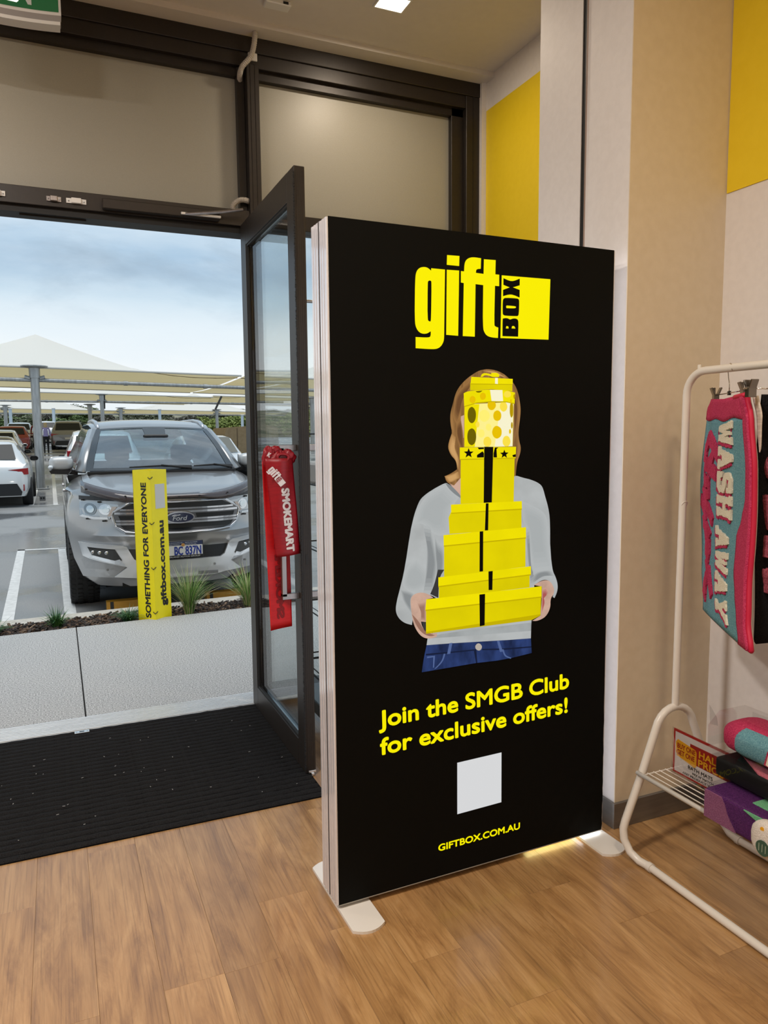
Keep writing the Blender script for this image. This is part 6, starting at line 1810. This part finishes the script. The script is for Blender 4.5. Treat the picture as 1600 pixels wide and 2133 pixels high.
# ================================================================ TWO PEOPLE WALKING AWAY
def person(x, y, h, rz, label, top, pants, hairc, skinc, seed, hair_long):
    p_ = empty('person', (x, y, gz(y)), rz, label, 'person')
    J = {'pelvis': (0, 0, .93, .125), 'waist': (0, .01, 1.06, .115), 'chest': (0, .015, 1.28, .135), 'neckb': (0, 0, 1.43, .07), 'neck': (0, 0, 1.49, .048), 'head': (0, -.015, 1.58, .082), 'crown': (0, -.01, 1.665, .065)}
    E_ = [('pelvis', 'waist'), ('waist', 'chest'), ('chest', 'neckb'), ('neckb', 'neck'), ('neck', 'head'), ('head', 'crown')]
    for s, n in ((-1, 'l'), (1, 'r')):
        st = .13 * s
        J.update({'hip' + n: (s * .09, 0, .88, .092), 'knee' + n: (s * .095, st * .5 - .02, .48, .060), 'ank' + n: (s * .095, st + .02, .085, .042), 'toe' + n: (s * .10, st - .10, .035, .034),
                  'sho' + n: (s * .17, .005, 1.40, .062), 'elb' + n: (s * .225, .02 - st * .3, 1.13, .045), 'wri' + n: (s * .225, -.06 - st * .5, .90, .030), 'han' + n: (s * .222, -.085 - st * .5, .82, .032)})
        E_ += [('pelvis', 'hip' + n), ('hip' + n, 'knee' + n), ('knee' + n, 'ank' + n), ('ank' + n, 'toe' + n), ('neckb', 'sho' + n), ('sho' + n, 'elb' + n), ('elb' + n, 'wri' + n), ('wri' + n, 'han' + n)]
    k = h / 1.73
    bm = bmesh.new(); sl = bm.verts.layers.skin.verify(); V = {}
    for n, (a, b_, c, r) in J.items():
        v = bm.verts.new((a * k, b_ * k, c * k)); v[sl].radius = (r * k, r * k); V[n] = v
    V['pelvis'][sl].use_root = True
    for a, b_ in E_: bm.edges.new((V[a], V[b_]))
    me = bpy.data.meshes.new('body'); bm.to_mesh(me); bm.free()
    o = bpy.data.objects.new('body', me); COL.objects.link(o)
    o.modifiers.new('skin', 'SKIN'); sb = o.modifiers.new('sub', 'SUBSURF'); sb.levels = 2; sb.render_levels = 2
    bpy.context.view_layer.update()
    dg = bpy.context.evaluated_depsgraph_get()
    nm = bpy.data.meshes.new_from_object(o.evaluated_get(dg))
    o.modifiers.clear(); o.data = nm; o.parent = p_
    skin = mat('skin_tone', skinc, .5)
    for m_ in (skin, top, pants, mat('shoe_dark', (.03, .03, .035), .5)): nm.materials.append(m_)
    for f in nm.polygons:
        c = f.center / k; f.use_smooth = True
        f.material_index = 3 if c.z < .075 else (2 if c.z < .20 and False else (2 if c.z < .96 and abs(c.x) < .19 else (1 if c.z < 1.445 and c.z > .95 or (abs(c.x) > .185 and c.z > 1.0) else 0)))
    q = MB().blob((0, .012 * k, 1.615 * k), .095 * k, .105 * k, .105 * k, 14, 10)
    if hair_long: q.blob((0, .055 * k, 1.53 * k), .085 * k, .055 * k, .12 * k, 12, 8)
    q.build('hair', mat('hair_' + hairc[0], hairc[1], .6), p_, smooth=True)
    q = MB()
    for s in (-1, 1):
        q.blob((s * .032 * k, -.092 * k, 1.60 * k), .012 * k, .006 * k, .008 * k, 8, 6)
    q.build('eyes', mat('eye_dark', (.03, .02, .02), .3), p_)
    MB().blob((0, -.100 * k, 1.575 * k), .012 * k, .018 * k, .020 * k, 8, 6).build('nose', skin, p_, smooth=True)
    return p_
person(-.47, 43.2, 1.64, R(180), 'woman in a lilac top and black trousers walking away between the parked cars', mat('lilac_top', (.36, .32, .60), .8), mat('black_trousers', (.012, .012, .014), .8), ('blonde', (.55, .42, .24)), (.5, .32, .24), 1, True)
person(-1.08, 48.2, 1.62, R(185), 'person in a dark red top mostly hidden behind the sail post', mat('dark_red_top', (.20, .02, .025), .8), mat('grey_trousers', (.10, .10, .11), .8), ('dark', (.03, .02, .015)), (.5, .32, .24), 2, False)

# ================================================================ SCRUBBY HILLSIDE
hillm = noisy('hill_scrub', (.10, .115, .065), (.33, .29, .20), .35, .95, .5, detail=6, bscale=3)
def hz(x, y):
    return 1.0 + max(0, (y - 78)) * .085 + .35 * math.sin(x * .21 + 1) * min(1, (y - 78) / 15) + .25 * math.sin(x * .53 + y * .2)
S('hillside', MB().grid(60, 16, lambda a, v: Vector((-60 + 160 * a, 78 + 50 * v, hz(-60 + 160 * a, 78 + 50 * v) if v > 0 else .9))), hillm, smooth=True)
rng = random.Random(17)
def bush_mesh(seed, leafy, m):
    rg = random.Random(seed); b_ = MB()
    lumps = [(rg.uniform(-.45, .45), rg.uniform(-.4, .4), rg.uniform(.25, .75), rg.uniform(.25, .45)) for _ in range(9)]
    for lx_, ly_, lz_, lr_ in lumps:
        for k in range(leafy):
            a, e_ = rg.uniform(0, 6.283), math.asin(rg.uniform(-.6, 1))
            r_ = lr_ * rg.uniform(.72, 1.08)
            c = Vector((lx_ + r_ * math.cos(a) * math.cos(e_), ly_ + r_ * math.sin(a) * math.cos(e_), max(.02, lz_ + r_ * .8 * math.sin(e_))))
            s_ = rg.uniform(.03, .07)
            u_ = Vector((rg.uniform(-1, 1), rg.uniform(-1, 1), rg.uniform(-.6, .6))).normalized(); w_ = u_.cross(Vector((rg.uniform(-1, 1), rg.uniform(-1, 1), 1))).normalized()
            vs = [b_.bm.verts.new(c + u_ * s_), b_.bm.verts.new(c + w_ * s_ * .6), b_.bm.verts.new(c - u_ * s_), b_.bm.verts.new(c - w_ * s_ * .6)]
            b_.bm.faces.new(vs)
    return b_
KINDS_ = [('scrub_bush', noisy('leaf_olive', (.085, .10, .055), (.17, .18, .105), 2, .8), 'dull olive bush on the hillside'), ('green_shrub', noisy('leaf_green', (.10, .155, .05), (.19, .26, .09), 2, .8), 'bright green shrub on the hillside'), ('grey_shrub', noisy('leaf_grey', (.15, .145, .12), (.26, .25, .20), 2, .8), 'dry grey shrub on the hillside'), ('lime_tree', noisy('leaf_lime', (.17, .22, .05), (.30, .35, .09), 2, .8), 'lime green low tree on the hillside at the right')]
protos = []
def new_bush(i):
    nm, m_, lab = KINDS_[i]
    t = empty(nm, (0, 0, 0), 0, lab, 'tree' if 'tree' in nm else 'shrub', 'hillside ' + nm.replace('_', ' ').replace('bush', 'bushe') + 's')
    bush_mesh(40 + i, 420, m_).build('foliage', m_, t, recalc=False)
    MB().tube([(0, 0, -.12), (.02, 0, .12), (-.02, .02, .45)], [.05, .035, .02], 6).build('stem', mat('bark_grey', (.14, .11, .085), .9), t)
    return t
cnt = [0, 0, 0, 0]
PR = [new_bush(i) for i in range(4)]
k = 0
for row, y in enumerate((80, 85, 91, 98, 106)):
    n_ = 24
    for j in range(n_):
        x = -9 - row * .5 + (36 + row * 3) * (j + rng.uniform(.1, .9)) / n_
        u = (x + 6) / 30
        i = 3 if (u > .66 and rng.random() < .55 and row < 3) else (1 if (u < .45 and rng.random() < .45) else (2 if rng.random() < .40 else 0))
        t = PR[i] if cnt[i] == 0 else copy_tree(PR[i])
        cnt[i] += 1
        s_ = rng.uniform(1.3, 2.2) * (1.25 if i == 3 else 1)
        lo_, hi_ = -9 - row * .5, 27 + row * 2.5
        f_ = (x - lo_) / (hi_ - lo_)
        where = ('at the far left' if f_ < .2 else 'left of the silver wagon roof' if f_ < .4 else 'above the silver wagon roof' if f_ < .6 else 'towards the door frame' if f_ < .8 else 'behind the door leaf')
        t['label'] = KINDS_[i][2].replace(' at the right', '') + ', ' + ('foot of the slope', 'low slope', 'middle slope', 'upper slope', 'top of the slope')[row] + ' ' + where
        t.location = (x, y + rng.uniform(-2, 2), 0); t.location.z = hz(x, t.location.y) - .05
        t.scale = (s_ * rng.uniform(1.2, 1.7), s_, s_ * rng.uniform(.75, 1.0)); t.rotation_euler = (0, 0, rng.uniform(0, 6.3))
# sandstone blocks
sand = noisy('sandstone', (.42, .33, .20), (.52, .42, .28), 3, .9, .3)
st_ = empty('sandstone_wall', (3.4, 79, gz(79)), 0, 'short tan sandstone block wall at the foot of the hillside left of the paired posts', 'wall')
for k in range(4):
    MB().box(-.9 + .62 * k, -.32 + .62 * k, -.3, .3, .0, .95 + .05 * (k % 2), .05).build('block', sand, st_)
